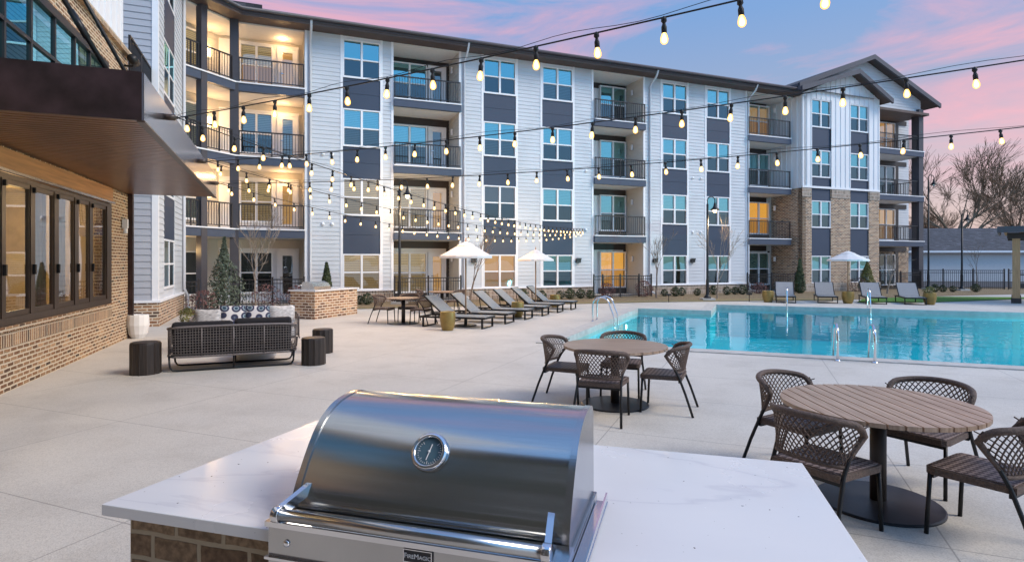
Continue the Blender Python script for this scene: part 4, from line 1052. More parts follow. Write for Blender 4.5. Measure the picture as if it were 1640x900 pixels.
# badge
bd = MB(); bd.box(.462, .552, -.112, -.1055, .930, .968); bo = bd.build('badge', M['ink'], grl)
bd = MB()
for a, b, c_, d in ((.462, .552, .930, .9325), (.462, .552, .9655, .968), (.462, .4645, .9325, .9655), (.5495, .552, .9325, .9655)): bd.box(a, b, -.1135, -.112, c_, d)
bd.build('badge_rim', M['chrome'], bo)
def text(body, size, loc, rot, m_, parent, name='lettering', small=False, ext=.0006, align='CENTER'):
    cu = bpy.data.curves.new(name, 'FONT'); cu.body = body; cu.size = size; cu.extrude = ext; cu.align_x = align; cu.align_y = 'CENTER'
    if small:
        cu.small_caps_scale = .78
        for ch in cu.body_format: ch.use_small_caps = True
    cu.materials.append(m_); tmp = bpy.data.objects.new('tmp', cu); C.objects.link(tmp); bpy.context.view_layer.update()
    me = bpy.data.meshes.new_from_object(tmp.evaluated_get(bpy.context.evaluated_depsgraph_get())); bpy.data.objects.remove(tmp)
    o = bpy.data.objects.new(name, me); C.objects.link(o); o.parent = parent; o.location = loc; o.rotation_euler = rot
    return o
text('FireMagic', .0205, (.507, -.1128, .9485), (R(90), 0, 0), M['trim'], bo, small=True)

# ------------------------------------------------------------------ patio dining sets
TEAKN = 14
def make_table(label, rad, loc, rz, group):
    t = thing('dining_table', label, 'table', loc, rz, group)
    s_ = MB(); wd_ = 2 * rad / TEAKN
    for i in range(TEAKN):
        xa, xb = -rad + wd_ * i + .006, -rad + wd_ * (i + 1) - .006
        for_pts = 8
        xs_ = [xa + (xb - xa) * j / for_pts for j in range(for_pts + 1)]
        hi = [(x, math.sqrt(max(rad * rad - x * x, 0))) for x in xs_]
        poly = [(x, -y) for x, y in hi] + [(x, y) for x, y in reversed(hi)]
        cl = []
        for p in poly:
            if not cl or math.hypot(p[0] - cl[-1][0], p[1] - cl[-1][1]) > 1e-4: cl.append(p)
        if math.hypot(cl[0][0] - cl[-1][0], cl[0][1] - cl[-1][1]) < 1e-4: cl.pop()
        s_.prism(cl, .715, .745)
    s_.build('tabletop', M['teak'], t)
    s_ = MB(); s_.lathe([(rad - .05, .700), (rad - .05, .714)], 48, smooth=False); s_.build('support_ring', M['darktrim'], t)
    s_ = MB(); s_.lathe([(.055, .03), (.055, .70)], 20); s_.box(-.35, .35, -.03, .03, .67, .70); s_.build('column', M['darktrim'], t)
    s_ = MB(); s_.lathe([(.42, 0), (.42, .012), (.41, .018), (.06, .03)], 56, smooth=False); s_.build('base_plate', M['black_base'], t)
    return t
def make_chair(label, cat='chair', group=None):
    t = thing('dining_chair', label, cat, (0, 0, 0), 0, group)
    sw = lambda y: .255 + .02 * (y + .24) / .5
    s_ = MB(); n_ = 6
    out_ = [(-sw(.27) + .03, .27), (sw(.27) - .03, .27)]
    poly = [(-.235, -.22), (.235, -.22), (.262, .20), (.255, .245), (.225, .265), (-.225, .265), (-.255, .245), (-.262, .20)]
    s_.prism(poly, .402, .446); s_.m = 1
    s_.prism(inset(poly, .018), .447, .453)
    s_.build('seat', [M['wicker'], M['weave']], t)
    def bp(a, b):
        an = a * R(82); kk = (math.cos(an) - math.cos(R(82))) / (1 - math.cos(R(82)))
        x = (.236 + .078 * b) * math.sin(an) / math.sin(R(82))
        y = (1 - b) * (-.165 - .06 * kk) + b * (-.01 - .28 * kk ** .8)
        return Vector((x, y, .495 + b * (.258 + .05 * kk)))
    k_ = 28
    s_ = MB(); s_.tube([bp(-1, .0), bp(-1, .3), bp(-1, .55)] + [bp(-1 + 2 * i / k_, 1 - .24 * max(0, (abs(-1 + 2 * i / k_) - .72) / .28) ** 2) for i in range(k_ + 1)] + [bp(1, .55), bp(1, .3), bp(1, 0)], [.013, .015, .019] + [.0235] * (k_ + 1) + [.019, .015, .013], 10)
    s_.tube([bp(-1 + 2 * i / k_, 0) for i in range(k_ + 1)], .014, 8); s_.build('backrest_rim', M['wicker'], t)
    s_ = MB(); st = .104; sl_ = .62; a0 = -1 - sl_
    while a0 < 1:
        for sg in (1, -1):
            pts = []
            for j in range(9):
                b = j / 8; a = (a0 + sl_ * b) * sg
                if -1 <= a <= 1: pts.append(bp(a, b))
            if len(pts) > 1: s_.tube(pts, .0052, 4, caps=False)
        a0 += st
    s_.build('backrest_net', M['wicker'], t)
    for sx in (-1, 1):
        l_ = MB(); l_.tube([(sx * .275, -.35, 0), (sx * .258, -.265, .25), (sx * .243, -.19, .44), bp(sx, .15), bp(sx, .6)], .0145, 8); l_.build('leg', M['blackmetal'], t)
        l_ = MB(); l_.tube([(sx * .25, .255, 0), (sx * .243, .235, .41)], .0145, 8); l_.build('leg', M['blackmetal'], t)
    f_ = MB(); f_.box(-.235, .235, -.205, -.18, .375, .4); f_.box(-.24, .24, .215, .24, .375, .4); f_.box(-.02, .02, -.18, .215, .38, .398); f_.build('seat_frame', M['blackmetal'], t)
    return t
T1 = Vector((1.294, 7.41, 0)); T2 = Vector((2.73, 4.40, 0))
GT = 'round slatted patio tables'; GC = 'woven patio chairs'
make_table('round slatted wood table by the pool corner, farther of the two big dining sets', .645, T1, R(78), GT)
make_table('large round slatted wood table nearest the camera at the lower right', .665, T2, R(-2), GT)
chair0 = make_chair('', group=GC)
first = [True]
def place(tb, d, r, label, twist=0):
    d = Vector((*d, 0)).normalized(); p = tb - d * r
    rz = math.atan2(d.y, d.x) - R(90) + R(twist)
    if first[0]:
        chair0.location = p; chair0.rotation_euler = (0, 0, rz); chair0['label'] = label; first[0] = False
    else: dup(chair0, p, rz, label, GC)
place(T1, (.92, -.39), .66, 'brown woven chair on the lounger side of the farther round table')
place(T1, (.36, .93), .70, 'brown woven chair in front of the farther round table with its back to the grill')
place(T1, (-.92, .39), .62, 'brown woven chair at the right side of the farther round table')
place(T1, (-.32, -.95), .64, 'brown woven chair between the farther round table and the pool')
place(T2, (.85, .53), .72, 'brown woven chair between the nearest table and the white counter corner')
place(T2, (-.53, .85), .68, 'brown woven chair at the right frame edge, nearest chair to the camera')
place(T2, (-.85, -.53), .72, 'brown woven chair on the far right side of the nearest table')
place(T2, (.40, -.92), .72, 'brown woven chair behind the left half of the nearest table', 8)
# small sets beyond the fire pit seating
T3 = Vector((-3.13, 17.0, 0)); T4 = Vector((-2.45, 20.6, 0))
make_table('small round cafe table beside the first lounger and the lamp post', .46, T3, .4, GT)
make_table('small round cafe table half hidden behind the first loungers', .46, T4, .9, GT)
place(T3, (.95, -.2), .62, 'woven chair at the left of the small cafe table by the lamp post')
place(T3, (-.1, -1), .55, 'woven chair behind the small cafe table by the lamp post')
place(T3, (-.9, .35), .62, 'woven chair between the small cafe table and the first lounger')
place(T4, (.9, .1), .6, 'woven chair at the left of the cafe table behind the loungers')
place(T4, (-.8, .4), .6, 'woven chair at the right of the cafe table behind the loungers')

# unseen dark building added behind the camera for steel, glass and water to mirror
cw = thing('mirrored_building', 'added dark building behind the camera, unseen but mirrored in the grill hood', 'building', (0, -4.2, 0), R(-16))
q = MB(); q.box(-16, 4.0, -8, 0, -.1, 10.5); q.build('wall', M['mirrored_wall'], cw)
q = MB(); q.box(-16.6, 4.6, -8.6, .7, 10.5, 10.9); q.build('roof', M['fascia'], cw)
for x in (-13, -10, -7, -4, -1, 2):
    for z in (.9, 4.2, 7.4):
        window(cw, TR(x + 1.3, .0, 0, R(180)), 0, 1.3, z, z + 1.9, 'soft' if (x in (-1, -7) and z < 2) else 'none', 'glass_low')
# ------------------------------------------------------------------ lounge seating
def puff(mb, w, h, th, n=10, T=None):
    V = []; UV = []
    for sgn in (1, -1):
        for j in range(n + 1):
            for i in range(n + 1):
                x = 2 * i / n - 1; y = 2 * j / n - 1
                k = (max(0, (1 - x ** 4) * (1 - y ** 4))) ** .6
                pin = 1 - .06 * (1 - abs(x * y))
                V.append((x * w / 2 * (1 - .05 * (1 - y * y)), sgn * th / 2 * k, h / 2 + y * h / 2 * (1 - .05 * (1 - x * x)))); UV.append(((x + 1) * w / 2, (y + 1) * h / 2))
    Fs = []; m = (n + 1) ** 2
    for j in range(n):
        for i in range(n):
            a = j * (n + 1) + i
            Fs.append((a, a + n + 1, a + n + 2, a + 1)); Fs.append((m + a, m + a + 1, m + a + n + 2, m + a + n + 1))
    mb.mesh(V, Fs, UV)
def make_sofa(label, loc, rz, seat_m, back_m, Ln=1.98):
    t = thing('patio_sofa', label, 'sofa', loc, rz, 'woven patio sofas')
    path = [(.0, .72), (.0, .35), (.02, .18), (.08, .07), (.2, .015)] + [(x, 0) for x in (.5, .99, 1.48)] + [(1.78, .015), (1.90, .07), (1.96, .18), (1.98, .35), (1.98, .72)]
    path = smooth_prof(path, 4)
    zt = lambda i: .66 + .075 * math.sin(math.pi * min(1, max(0, (i / (len(path) - 1)))))
    f = MB(); f.tube([(x, y, zt(i)) for i, (x, y) in enumerate(path)], .021, 10); f.tube([(x, y + .03, .245) for x, y in path], .017, 8)
    for x in (.52, .99, 1.46): f.tube([(x, 0, .735), (x, .02, .25)], .012, 8)
    f.build('frame', M['wicker_gray'], t)
    # woven back
    g = MB(); d = [0]
    for a, b in zip(path, path[1:]): d.append(d[-1] + math.hypot(b[0] - a[0], b[1] - a[1]))
    def at(s_):
        for i in range(len(d) - 1):
            if d[i + 1] >= s_:
                k = (s_ - d[i]) / max(1e-6, d[i + 1] - d[i]); a, b = path[i], path[i + 1]
                return (a[0] + (b[0] - a[0]) * k, a[1] + (b[1] - a[1]) * k, zt(i + k))
        return (*path[-1], zt(len(path) - 1))
    s_ = .05
    while s_ < d[-1]:
        x, y, z = at(s_); j = rng.uniform(-.004, .004); g.tube([(x + j, y - .004, z), (x, y + .026, .25)], .0048, 4, caps=False); s_ += .043
    for k in range(1, 11):
        g.tube([(x, y + .026 - .028 * k / 11, .25 + (zt(i) - .25) * k / 11 + rng.uniform(-.002, .002)) for i, (x, y) in enumerate(path)], .0048, 4, caps=False)
    g.build('woven_back', M['wicker_gray'], t)
    s = MB(); s.box(.06, Ln - .06, .06, .78, .25, .27); s.build('seat_deck', M['blackmetal'], t)
    for yy in (.10, .70):
        l = MB(); l.tube([(.04, yy, .26), (.055, yy, .08), (.09, yy, .025), (.16, yy, .014), (Ln - .16, yy, .014), (Ln - .09, yy, .025), (Ln - .055, yy, .08), (Ln - .04, yy, .26)], .0155, 8); l.build('sled_leg', M['blackmetal'], t)
    for yy in (.10, .70):
        l = MB(); l.tube([(Ln / 2, yy, .0), (Ln / 2, yy, .26)], .013, 8); l.build('leg', M['blackmetal'], t)
    c = MB(); c.box(.07, Ln - .07, .16, .80, .272, .42); c.build('seat_cushion', M[seat_m], t, bevel=.04, merge=True)
    for i in (0, 1):
        c = MB(TR(.08 + i * .92, .07, .40) @ Matrix.Rotation(R(8), 4, 'X')); c.box(0, .90, 0, .15, 0, .40 + .03 * i); c.build('back_cushion', M[back_m], t, bevel=.05, merge=True)
    return t
sz = R(22.5)
make_sofa('dark woven sofa seen from behind with black cushions', (-5.54, 9.42, 0), sz, 'cushion_black', 'cushion_black')
fs = TR(-4.55, 12.55, 0, sz + math.pi)
make_sofa('dark woven sofa facing the camera with white seat cushions', (-4.62, 12.72, 0), sz + math.pi, 'cushion_white', 'cushion_black')
TSF = TR(-4.62, 12.72, 0, sz + math.pi)
for x, z, mname, lab, yw in ((.30, .43, 'stripe', 'grey streaked pillow at the right end of the far sofa', 10), (.78, .44, 'medallion', 'medallion print pillow between the dark pair and the right grey pillow', -4), (1.24, .45, 'medallion', 'medallion print pillow beside the left grey pillow', 5), (1.70, .39, 'stripe', 'grey streaked pillow slumped at the left end of the far sofa', -10)):
    p = TSF @ Vector((x, .34, z)); m_ = MB(Matrix.Rotation(R(14), 4, 'X')); puff(m_, .52, .46, .17)
    o = m_.build('pillow', M[mname], None, loc=p); o.rotation_euler = (0, 0, sz + math.pi + R(yw)); tag(o, lab, 'pillow', 'throw pillows on the far sofa')
t = thing('coffee_table', 'low white round table between the two sofas', 'table', (-4.75, 10.95, 0))
m_ = MB(); m_.lathe([(.30, 0), (.34, .02), (.36, .10), (.34, .27)], 28); m_.build('drum', M['white_pot'], t); m_ = MB(); m_.lathe([(.43, .271), (.44, .28), (.44, .31), (.43, .32)], 32); m_.build('tabletop', M['quartz'], t)
def stump(loc, r, h, label):
    t = thing('side_table', label, 'side table', loc, rng.uniform(0, 3), 'charred wood drum tables')
    n = 40; m_ = MB(); pr = [(.0, 1), (.02, 1), (h - .012, 1), (h, .985)]; V = []
    for z, k in pr:
        for j in range(n):
            a = 2 * math.pi * j / n; rr = r * k * (1 + (.035 if j % 3 == 0 else -.012) + .01 * math.sin(j * 1.7)); V.append((rr * math.cos(a), rr * math.sin(a), z))
    Fs = [(i * n + j, i * n + (j + 1) % n, (i + 1) * n + (j + 1) % n, (i + 1) * n + j) for i in range(3) for j in range(n)] + [tuple(range(n))[::-1]]
    m_.mesh(V, Fs, None, False); m_.build('fluted_drum', M['stump'], t)
    m_ = MB(); m_.lathe([(r * .97, h), (r * .97, h + .012), (r * .9, h + .018)], 36); m_.build('top', M['wicker'] if False else M['darktrim'], t)
stump(G(233, 598), .215, .49, 'charred wood drum table standing alone left of the near sofa')
stump(G(502, 583), .20, .45, 'charred wood drum table right of the near sofa, nearer of two')
stump((-3.72, 11.6, 0), .19, .45, 'charred wood drum table partly hidden behind another right of the sofa')
t = thing('planter', 'white faceted planter at the end of the brick clubhouse wall', 'planter', G(221, 541))
m_ = MB(); m_.lathe([(.13, 0), (.19, .10), (.235, .30), (.225, .50), (.215, .545), (.19, .545), (.185, .50)], 14, smooth=False); m_.build('pot', M['white_pot'], t)
m_ = MB(); m_.lathe([(.19, .46), (.19, .48)], 14); m_.build('soil', M['mulch'], t)

# ------------------------------------------------------------------ loungers, umbrellas, urns
def make_lounger(label, sling):
    t = thing('sun_lounger', label, 'sun lounger', (0, 0, 0), 0, 'sling loungers around the pool')
    L_, w2, z = 1.95, .37, .30; e = .035
    f = MB()
    for s_ in (-1, 1): f.box(0, L_, s_ * w2 - e / 2, s_ * w2 + e / 2, z - .05, z)
    for x in (0, 1.12, L_ - e): f.box(x, x + e, -w2 + e / 2, w2 - e / 2, z - .05, z - .002)
    f.build('frame', M['blackmetal'], t)
    for x in (.06, 1.80):
        l = MB()
        for s_ in (-1, 1): l.box(x, x + .05, s_ * w2 - e / 2, s_ * w2 + e / 2, .03, z - .05)
        l.box(x, x + .05, -w2 - e / 2, w2 + e / 2, 0, .03); l.build('leg', M['blackmetal'], t)
    s = MB(); s.box(.02, 1.14, -w2 + .02, w2 - .02, z + .002, z + .012); s.build('seat_sling', M[sling], t)
    b = MB(TR(1.15, 0, z + .01) @ Matrix.Rotation(R(-40), 4, 'Y')); b.box(0, .82, -w2 + .02, w2 - .02, 0, .012); br = b.build('backrest', M[sling], t)
    b = MB(TR(1.15, 0, z + .01) @ Matrix.Rotation(R(-40), 4, 'Y'))
    for s_ in (-1, 1): b.box(0, .84, s_ * w2 - .017, s_ * w2 + .017, -.028, .006)
    b.box(.82, .845, -w2 + .017, w2 - .017, -.028, .004); b.build('backrest_frame', M['blackmetal'], br)
    st = MB(); 
    for s_ in (-1, 1): st.bar((1.62, s_ * (w2 - .06), .66), (1.55, s_ * (w2 - .06), .27), .02, .02)
    st.box(1.54, 1.56, -w2 + .03, w2 - .03, .26, .28); st.build('backrest_stay', M['blackmetal'], t)
    return t
ord_ = ['first of the six in the row, beside the gold urn', 'second in the row of six, under the umbrella', 'third in the row of six by the pool', 'fourth in the row of six by the pool', 'fifth in the row of six, by the farther umbrella', 'last in the row of six, at the planting bed']
pr = make_lounger('blue grey sling lounger, ' + ord_[0], 'sling')
rzl = math.atan2(.33, -.944)
Pd = Vector((.33, .944, 0))
for k_ in range(6):
    c_ = Vector((-.736, 15.46, 0)) + Vector((.59, 1.215, 0)) * k_ + Pd * .46
    if k_ == 0: pr.location = c_; pr.rotation_euler = (0, 0, rzl)
    else: dup(pr, c_, rzl, 'blue grey sling lounger, ' + ord_[k_])
pr2 = make_lounger('light grey sling lounger across the pool next to the cone evergreen', 'sling_grey')
rz2 = math.atan2(.925, .38)
for k_, (u, v, lab) in enumerate(((1259, 485.5, ''), (1326, 486, 'light grey sling lounger across the pool left of the umbrella urn'), (1404, 487.5, 'light grey sling lounger across the pool right of the umbrella urn'), (1467, 488.5, 'light grey sling lounger across the pool beside the rightmost urn'))):
    p = G(u, v)
    if k_ == 0: pr2.location = p; pr2.rotation_euler = (0, 0, rz2)
    else: dup(pr2, p, rz2, lab)
def make_urn(label):
    t = thing('urn', label, 'urn', (0, 0, 0), 0, 'gold glazed urns')
    m_ = MB(); m_.lathe([(.0, 0), (.13, 0), (.145, .015), (.175, .12), (.20, .26), (.205, .36), (.197, .43), (.20, .445), (.195, .465), (.198, .48), (.19, .49), (.178, .488), (.175, .42)], 28, cap=False); m_.build('body', M['gold_pot'], t)
    m_ = MB(); m_.lathe([(.178, .40), (.17, .425), (.02, .43)], 20); m_.build('fill', M['mulch'], t)
    return t
ur = make_urn('gold glazed urn in front of the first lounger'); ur.location = G(717, 529)
for u, v, lab in ((829, 508, 'gold glazed urn between the third and fourth loungers'), (889, 492, 'gold glazed urn at the end of the lounger row'), (1230, 484, 'gold glazed urn left of the loungers across the pool'), (1358, 486, 'gold glazed urn holding the umbrella across the pool'), (1489, 488, 'gold glazed urn with a low plant at the right end of the loungers')):
    o = dup(ur, G(u, v), rng.uniform(0, 6), lab)
    if u > 1200: o.scale = (1.18, 1.18, 1.02)
def make_umbrella(label, loc, rad, ze, zt, base=True):
    t = thing('umbrella', label, 'umbrella', loc, rng.uniform(0, .7), 'off white market umbrellas')
    n = 8; m_ = MB()
    def ring(r, z, sag=0): 
        o = []
        for j in range(n * 4):
            a = 2 * math.pi * j / (n * 4); f_ = abs((j % 4) - 2) / 2
            rr = r * (1 - .055 * (1 - f_)); o.append((rr * math.cos(a), rr * math.sin(a), z - sag * (1 - f_) * .0))
        return o
    def shell(levels, th=.008):
        V = []; N_ = n * 4
        for r, z in levels: V += ring(r, z)
        for r, z in reversed(levels): V += ring(max(r - .004, .001), z - th)
        K = len(levels) * 2
        m_.mesh(V, [(i * N_ + j, i * N_ + (j + 1) % N_, ((i + 1) % K) * N_ + (j + 1) % N_, ((i + 1) % K) * N_ + j) for i in range(K) for j in range(N_)], None, False)
    h = zt - ze
    shell([(rad, ze - .02), (rad * .995, ze + .04), (rad * .66, ze + h * .40), (rad * .30, ze + h * .76)]); cn = m_.build('canopy', M['umb'], t)
    m_ = MB(); shell([(rad * .36, ze + h * .74), (rad * .2, ze + h * .88), (.03, zt)]); m_.build('vent', M['umb'], cn)
    m_ = MB(); m_.tube([(0, 0, .03), (0, 0, zt - .02)], .024, 10); po_ = m_.build('pole', M['umb_pole'], t)
    m_ = MB(); m_.lathe([(.012, zt - .02), (.03, zt + .01), (.012, zt + .05), (.02, zt + .08), (.002, zt + .10)], 10); m_.build('finial', M['umb_pole'], po_)
    for j in range(n):
        a = 2 * math.pi * j / n; m_ = MB(); m_.bar((0, 0, ze + h * .80), (rad * .97 * math.cos(a), rad * .97 * math.sin(a), ze - .0), .014, .018); m_.build('rib', M['umb_pole'], t)
    if base: m_ = MB(); m_.lathe([(.30, 0), (.30, .025), (.05, .045), (.04, .28)], 30, smooth=False); m_.build('base_plate', M['blackmetal'], t)
    return t
make_umbrella('off white umbrella over the first two loungers', G(746, 521.5), .76, 1.90, 2.34)
make_umbrella('off white umbrella at the far end of the lounger row', G(858, 496), .69, 1.82, 2.22)
make_umbrella('off white umbrella standing in an urn across the pool', (*G(1358, 486)[:2], .43 - .03), .80, 1.42, 1.82, False)

# ------------------------------------------------------------------ second grill island
ib = thing('grill_island', 'far brick island with pale counter in front of the facade', 'counter', (-6.05, 18.1, 0), math.atan2(.93, .36))
# local x runs away along the island, local y to the left
q = MB(); q.box(0, 2.15, 0, .94, 0, .86); q.build('brick_base', M['brick_far'], ib)
q = MB(); q.box(-.05, 2.2, -.05, .99, .86, .90); q.build('countertop', M['quartz'], ib)
gr2 = thing('gas_grill', 'small steel grill on the far brick island', 'grill', tuple(ib.matrix_basis @ Vector((.55, .45, .90))), math.atan2(.93, .36))
q = MB(); V = []; pf = [(-.30, 0), (-.29, .10), (-.20, .20), (-.05, .25), (.12, .25), (.18, .2), (.2, 0)]
q.prism([(d, z) for d, z in pf][::-1], 0, .8); q.T = Matrix.Rotation(R(90), 4, 'X')
o = MB(Matrix.Rotation(R(90), 4, 'Z') @ Matrix.Rotation(R(90), 4, 'X')); o.prism([(d, z) for d, z in pf][::-1], -.4, .4); o.build('hood', M['steel_plate'], gr2)
q = MB(); q.tube([(-.36, .36, .12), (.36, .36, .12)], .015, 8); q.box(-.36, -.33, .28, .36, .105, .135); q.box(.33, .36, .28, .36, .105, .135); q.build('handle', M['chrome'], gr2)

# ------------------------------------------------------------------ pool rails
def rails(label, origin, ax, out, span, hh, single=False, cat='pool ladder', name='pool_ladder'):
    t = thing(name, label, cat, origin, 0, 'chrome pool rails')
    ax = Vector(ax); out = Vector(out)
    for s_ in ((-.5, .5) if not single else (0,)):
        b = ax * span * s_
        pts = [b - out * .38, b - out * .38 + Vector((0, 0, hh * .7)), b - out * .30 + Vector((0, 0, hh * .92)), b - out * .12 + Vector((0, 0, hh)), b + out * .06 + Vector((0, 0, hh * .9)), b + out * .16 + Vector((0, 0, hh * .55)), b + out * .26 + Vector((0, 0, .05)), b + out * .30 + Vector((0, 0, -.9))]
        pts = [tuple(p) for p in pts]; r = []
        for i in range(len(pts) - 1):
            for j in range(4):
                k = j / 4; p0 = Vector(pts[max(i - 1, 0)]); p1 = Vector(pts[i]); p2 = Vector(pts[i + 1]); p3 = Vector(pts[min(i + 2, len(pts) - 1)])
                r.append(.5 * (2 * p1 + (p2 - p0) * k + (2 * p0 - 5 * p1 + 4 * p2 - p3) * k * k + (3 * p1 - p0 - 3 * p2 + p3) * k ** 3))
        r.append(Vector(pts[-1]))
        m_ = MB(); m_.tube(r, .024, 10); ra = m_.build('rail', M['chrome'], t)
        m_ = MB(); m_.lathe([(.055, 0), (.05, .012), (.03, .03)], 14, c=tuple(b - out * .38)); m_.build('escutcheon', M['chrome'], ra)
    if not single:
        for z in (-.35, -.65): m_ = MB(); m_.bar(tuple(out * .29 - ax * span * .5 + Vector((0, 0, z))), tuple(out * .29 + ax * span * .5 + Vector((0, 0, z))), .08, .03); m_.build('tread', M['chrome'], t)
rails('chrome pool ladder on the lounger side of the pool', PO + P * 4.9, P, Q, .52, .72)
rails('chrome pool ladder on the near edge behind the big table', PO + Q * 5.75 - P * .05, Q, P, .58, .64)
rails('thin chrome handrail on the far edge by the left lounger', PO + P * P2 + Q * 5.25, Q, -P, .5, .75, True, 'handrail', 'pool_handrail')
rails('chrome handrail on the far edge in front of the third lounger', PO + P * P2 + Q * 8.05, Q, -P, .5, .75, True, 'handrail', 'pool_handrail')

# ------------------------------------------------------------------ lamp posts
def lamp_post(label, loc, h, lit, rz=0, sc=1):
    t = thing('lamp_post', label, 'lamp post', loc, rz, 'black gooseneck lamp posts')
    m_ = MB(); m_.box(-.28, .28, -.28, .28, 0, .10); m_.build('pad', M['coping'], t)
    m_ = MB(); m_.lathe([(.16, .10), (.16, .16), (.10, .22), (.075, .3), (.07, .9), (.055, 1.0), (.048, h - .35)], 14); po_ = m_.build('pole', M['blackmetal'], t)
    a = [(0, 0, h - .4)] + [(.17 - .17 * math.cos(R(k * 15)), 0, h - .18 + .17 * math.sin(R(k * 15))) for k in range(13)] + [(.34, 0, h - .30)]
    m_ = MB(); m_.tube(a, .022, 8); m_.build('gooseneck', M['blackmetal'], po_)
    hd = MB(); hd.lathe([(.03, h - .28), (.05, h - .34), (.06, h - .42), (.10, h - .50), (.20, h - .60), (.21, h - .63), (.19, h - .61)], 18, c=(.34, 0, 0)); sh = hd.build('lamp_shade', M['blackmetal'], t)
    b = MB(); b.lathe([(.02, h - .48), (.075, h - .56), (.09, h - .64), (.06, h - .72), (.01, h - .75)][::-1], 14, c=(.34, 0, 0)); b.build('lamp_globe', M['lamp_glow'] if lit else M['umb'], sh)
    if lit:
        ld = bpy.data.lights.new('post_lamp', 'POINT'); ld.energy = 60; ld.color = (1, .72, .42); ld.shadow_soft_size = .1
        lo = bpy.data.objects.new('lamp', ld); C.objects.link(lo); lo.parent = t; lo.location = (.34, 0, h - .95)
lamp_post('tall black gooseneck lamp post with lit lamp behind the small cafe table', G(640, 487), 5.15, True, R(-10))
lamp_post('tall black gooseneck lamp post with lit lamp at the planting bed above the pool', G(1133, 481), 4.75, True)
lamp_post('very tall black gooseneck lamp post beside the end of the building', (26.4, 37.4, 0), 7.25, False)
lamp_post('black gooseneck lamp post in front of the white garage by the fence', (27.3, 35.8, 0), 4.9, False)

# ------------------------------------------------------------------ fences
def fence(label, p0, p1, h=1.1, posts=(0, .5, 1), loc=None):
    p0 = Vector((*p0[:2], 0)); p1 = Vector((*p1[:2], 0)); d = p1 - p0; Ln = d.length
    t = thing('iron_fence', label, 'fence', p0, math.atan2(d.y, d.x), 'black iron fences')
    m_ = MB(); m_.box(0, Ln, -.018, .018, h - .07, h - .03); m_.box(0, Ln, -.018, .018, h - .22, h - .19); m_.box(0, Ln, -.018, .018, .08, .12)
    n = round(Ln / .115)
    for i in range(1, n): x = Ln * i / n; m_.box(x - .009, x + .009, -.009, .009, .02, h - .03)
    m_.build('picket_panel', M['rail'], t)
    for k in posts:
        q_ = MB(); x = Ln * k; q_.box(x - .032, x + .032, -.032, .032, 0, h + .03); q_.lathe([(.045, h + .03), (.03, h + .06)], 4, c=(x, 0, 0)); q_.build('post', M['rail'], t)
def fl(u, y): s_ = su(u, y); p = TF @ Vector((s_, y, 0)); return p
fence('black iron patio fence in front of the left corner balconies', fl(384, -.45), fl(487, -.45))
fence('short black iron fence beside the left bay and conifer', fl(292, -2.2), fl(318, -1.9), posts=(0, 1))
fence('black iron patio fence behind the cafe tables under the lit balcony', fl(632, -.45), fl(738, -.45))
fence('black iron patio fence under the orange lit window', fl(951, -.9), fl(1043, -.9), posts=(0, .15, .45, .78, 1))
fence('black iron patio fence beside the brick gabled end', fl(1197, -.45), fl(1274, -.75))
fence('black iron patio fence at the far right end of the building', fl(1410, -.5), fl(1474, -.5))
fence('long black iron fence in front of the white garage', (26.0, 38.2), (31.2, 37.4), 1.25, (0, .33, .66, 1))
fence('black iron fence with gate beside the pergola', (31.4, 37.3), (38.0, 36.4), 1.25, (0, .3, .6, 1))
t = thing('gate_panel', 'black solid lower gate panel in the iron fence by the pergola', 'gate', (31.5, 37.1, 0), R(-8))
m_ = MB(); m_.box(0, 1.6, -.02, .02, .1, .38); m_.box(0, 1.6, -.03, .03, .9, .98); m_.build('kick_panel', M['rail'], t)
m_ = MB(); m_.box(.05, .16, -.06, .02, .85, 1.05); m_.build('latch', M['rail'], t)

# ------------------------------------------------------------------ pergola, garage
t = thing('pergola', 'timber post pergola with flat dark roof at the right edge', 'pergola', (21.45, 25.1, 0), R(-40.5))
for x, y in ((0, 0), (3.6, 0), (0, 3.2), (3.6, 3.2)):
    m_ = MB(); m_.box(x - .13, x + .13, y - .13, y + .13, .2, 2.75); po_ = m_.build('post', M['timber'], t)
    m_ = MB(); m_.box(x - .17, x + .17, y - .17, y + .17, 0, .22); m_.build('post_base', M['darktrim'], po_)
m_ = MB(); m_.box(-.3, 3.9, -.1, .1, 2.75, 3.0); m_.box(-.3, 3.9, 3.1, 3.3, 2.75, 3.0); m_.build('beam', M['darktrim'], t)
m_ = MB(); 
for i in range(9): m_.box(-.4 + i * .53, -.30 + i * .53, -.5, 3.7, 3.0, 3.16)
m_.build('rafters', M['timber'], t)
m_ = MB(); m_.box(-.6, 4.2, -.6, 3.8, 3.16, 3.22); m_.box(-.62, 4.22, -.62, -.55, 3.0, 3.26); m_.box(-.62, -.55, -.55, 3.8, 3.0, 3.26); m_.build('roof', M['fascia'], t)
t = thing('garage', 'long low white garage with blue grey shingle roof behind the fence', 'building', (33, 52, 0), R(-3))
m_ = MB(); m_.box(0, 42, 0, 9, -.1, 2.7); 
z = .2
while z < 2.6: m_.box(.0, 42, -.012, 0, z, z + .28); z += .3
m_.build('wall', M['garage'], t)
m_ = MB(); m_.face(((-.5, -.5, 2.72), (42.5, -.5, 2.72), (42.5, 4.5, 4.9), (-.5, 4.5, 4.9))); m_.face(((-.5, 9.5, 2.72), (-.5, 4.5, 4.9), (42.5, 4.5, 4.9), (42.5, 9.5, 2.72))); m_.build('roof', M['shingle_blue'], t)
m_ = MB(); m_.box(-.5, 42.5, -.56, -.44, 2.52, 2.70); m_.build('gutter', M['trim'], t)

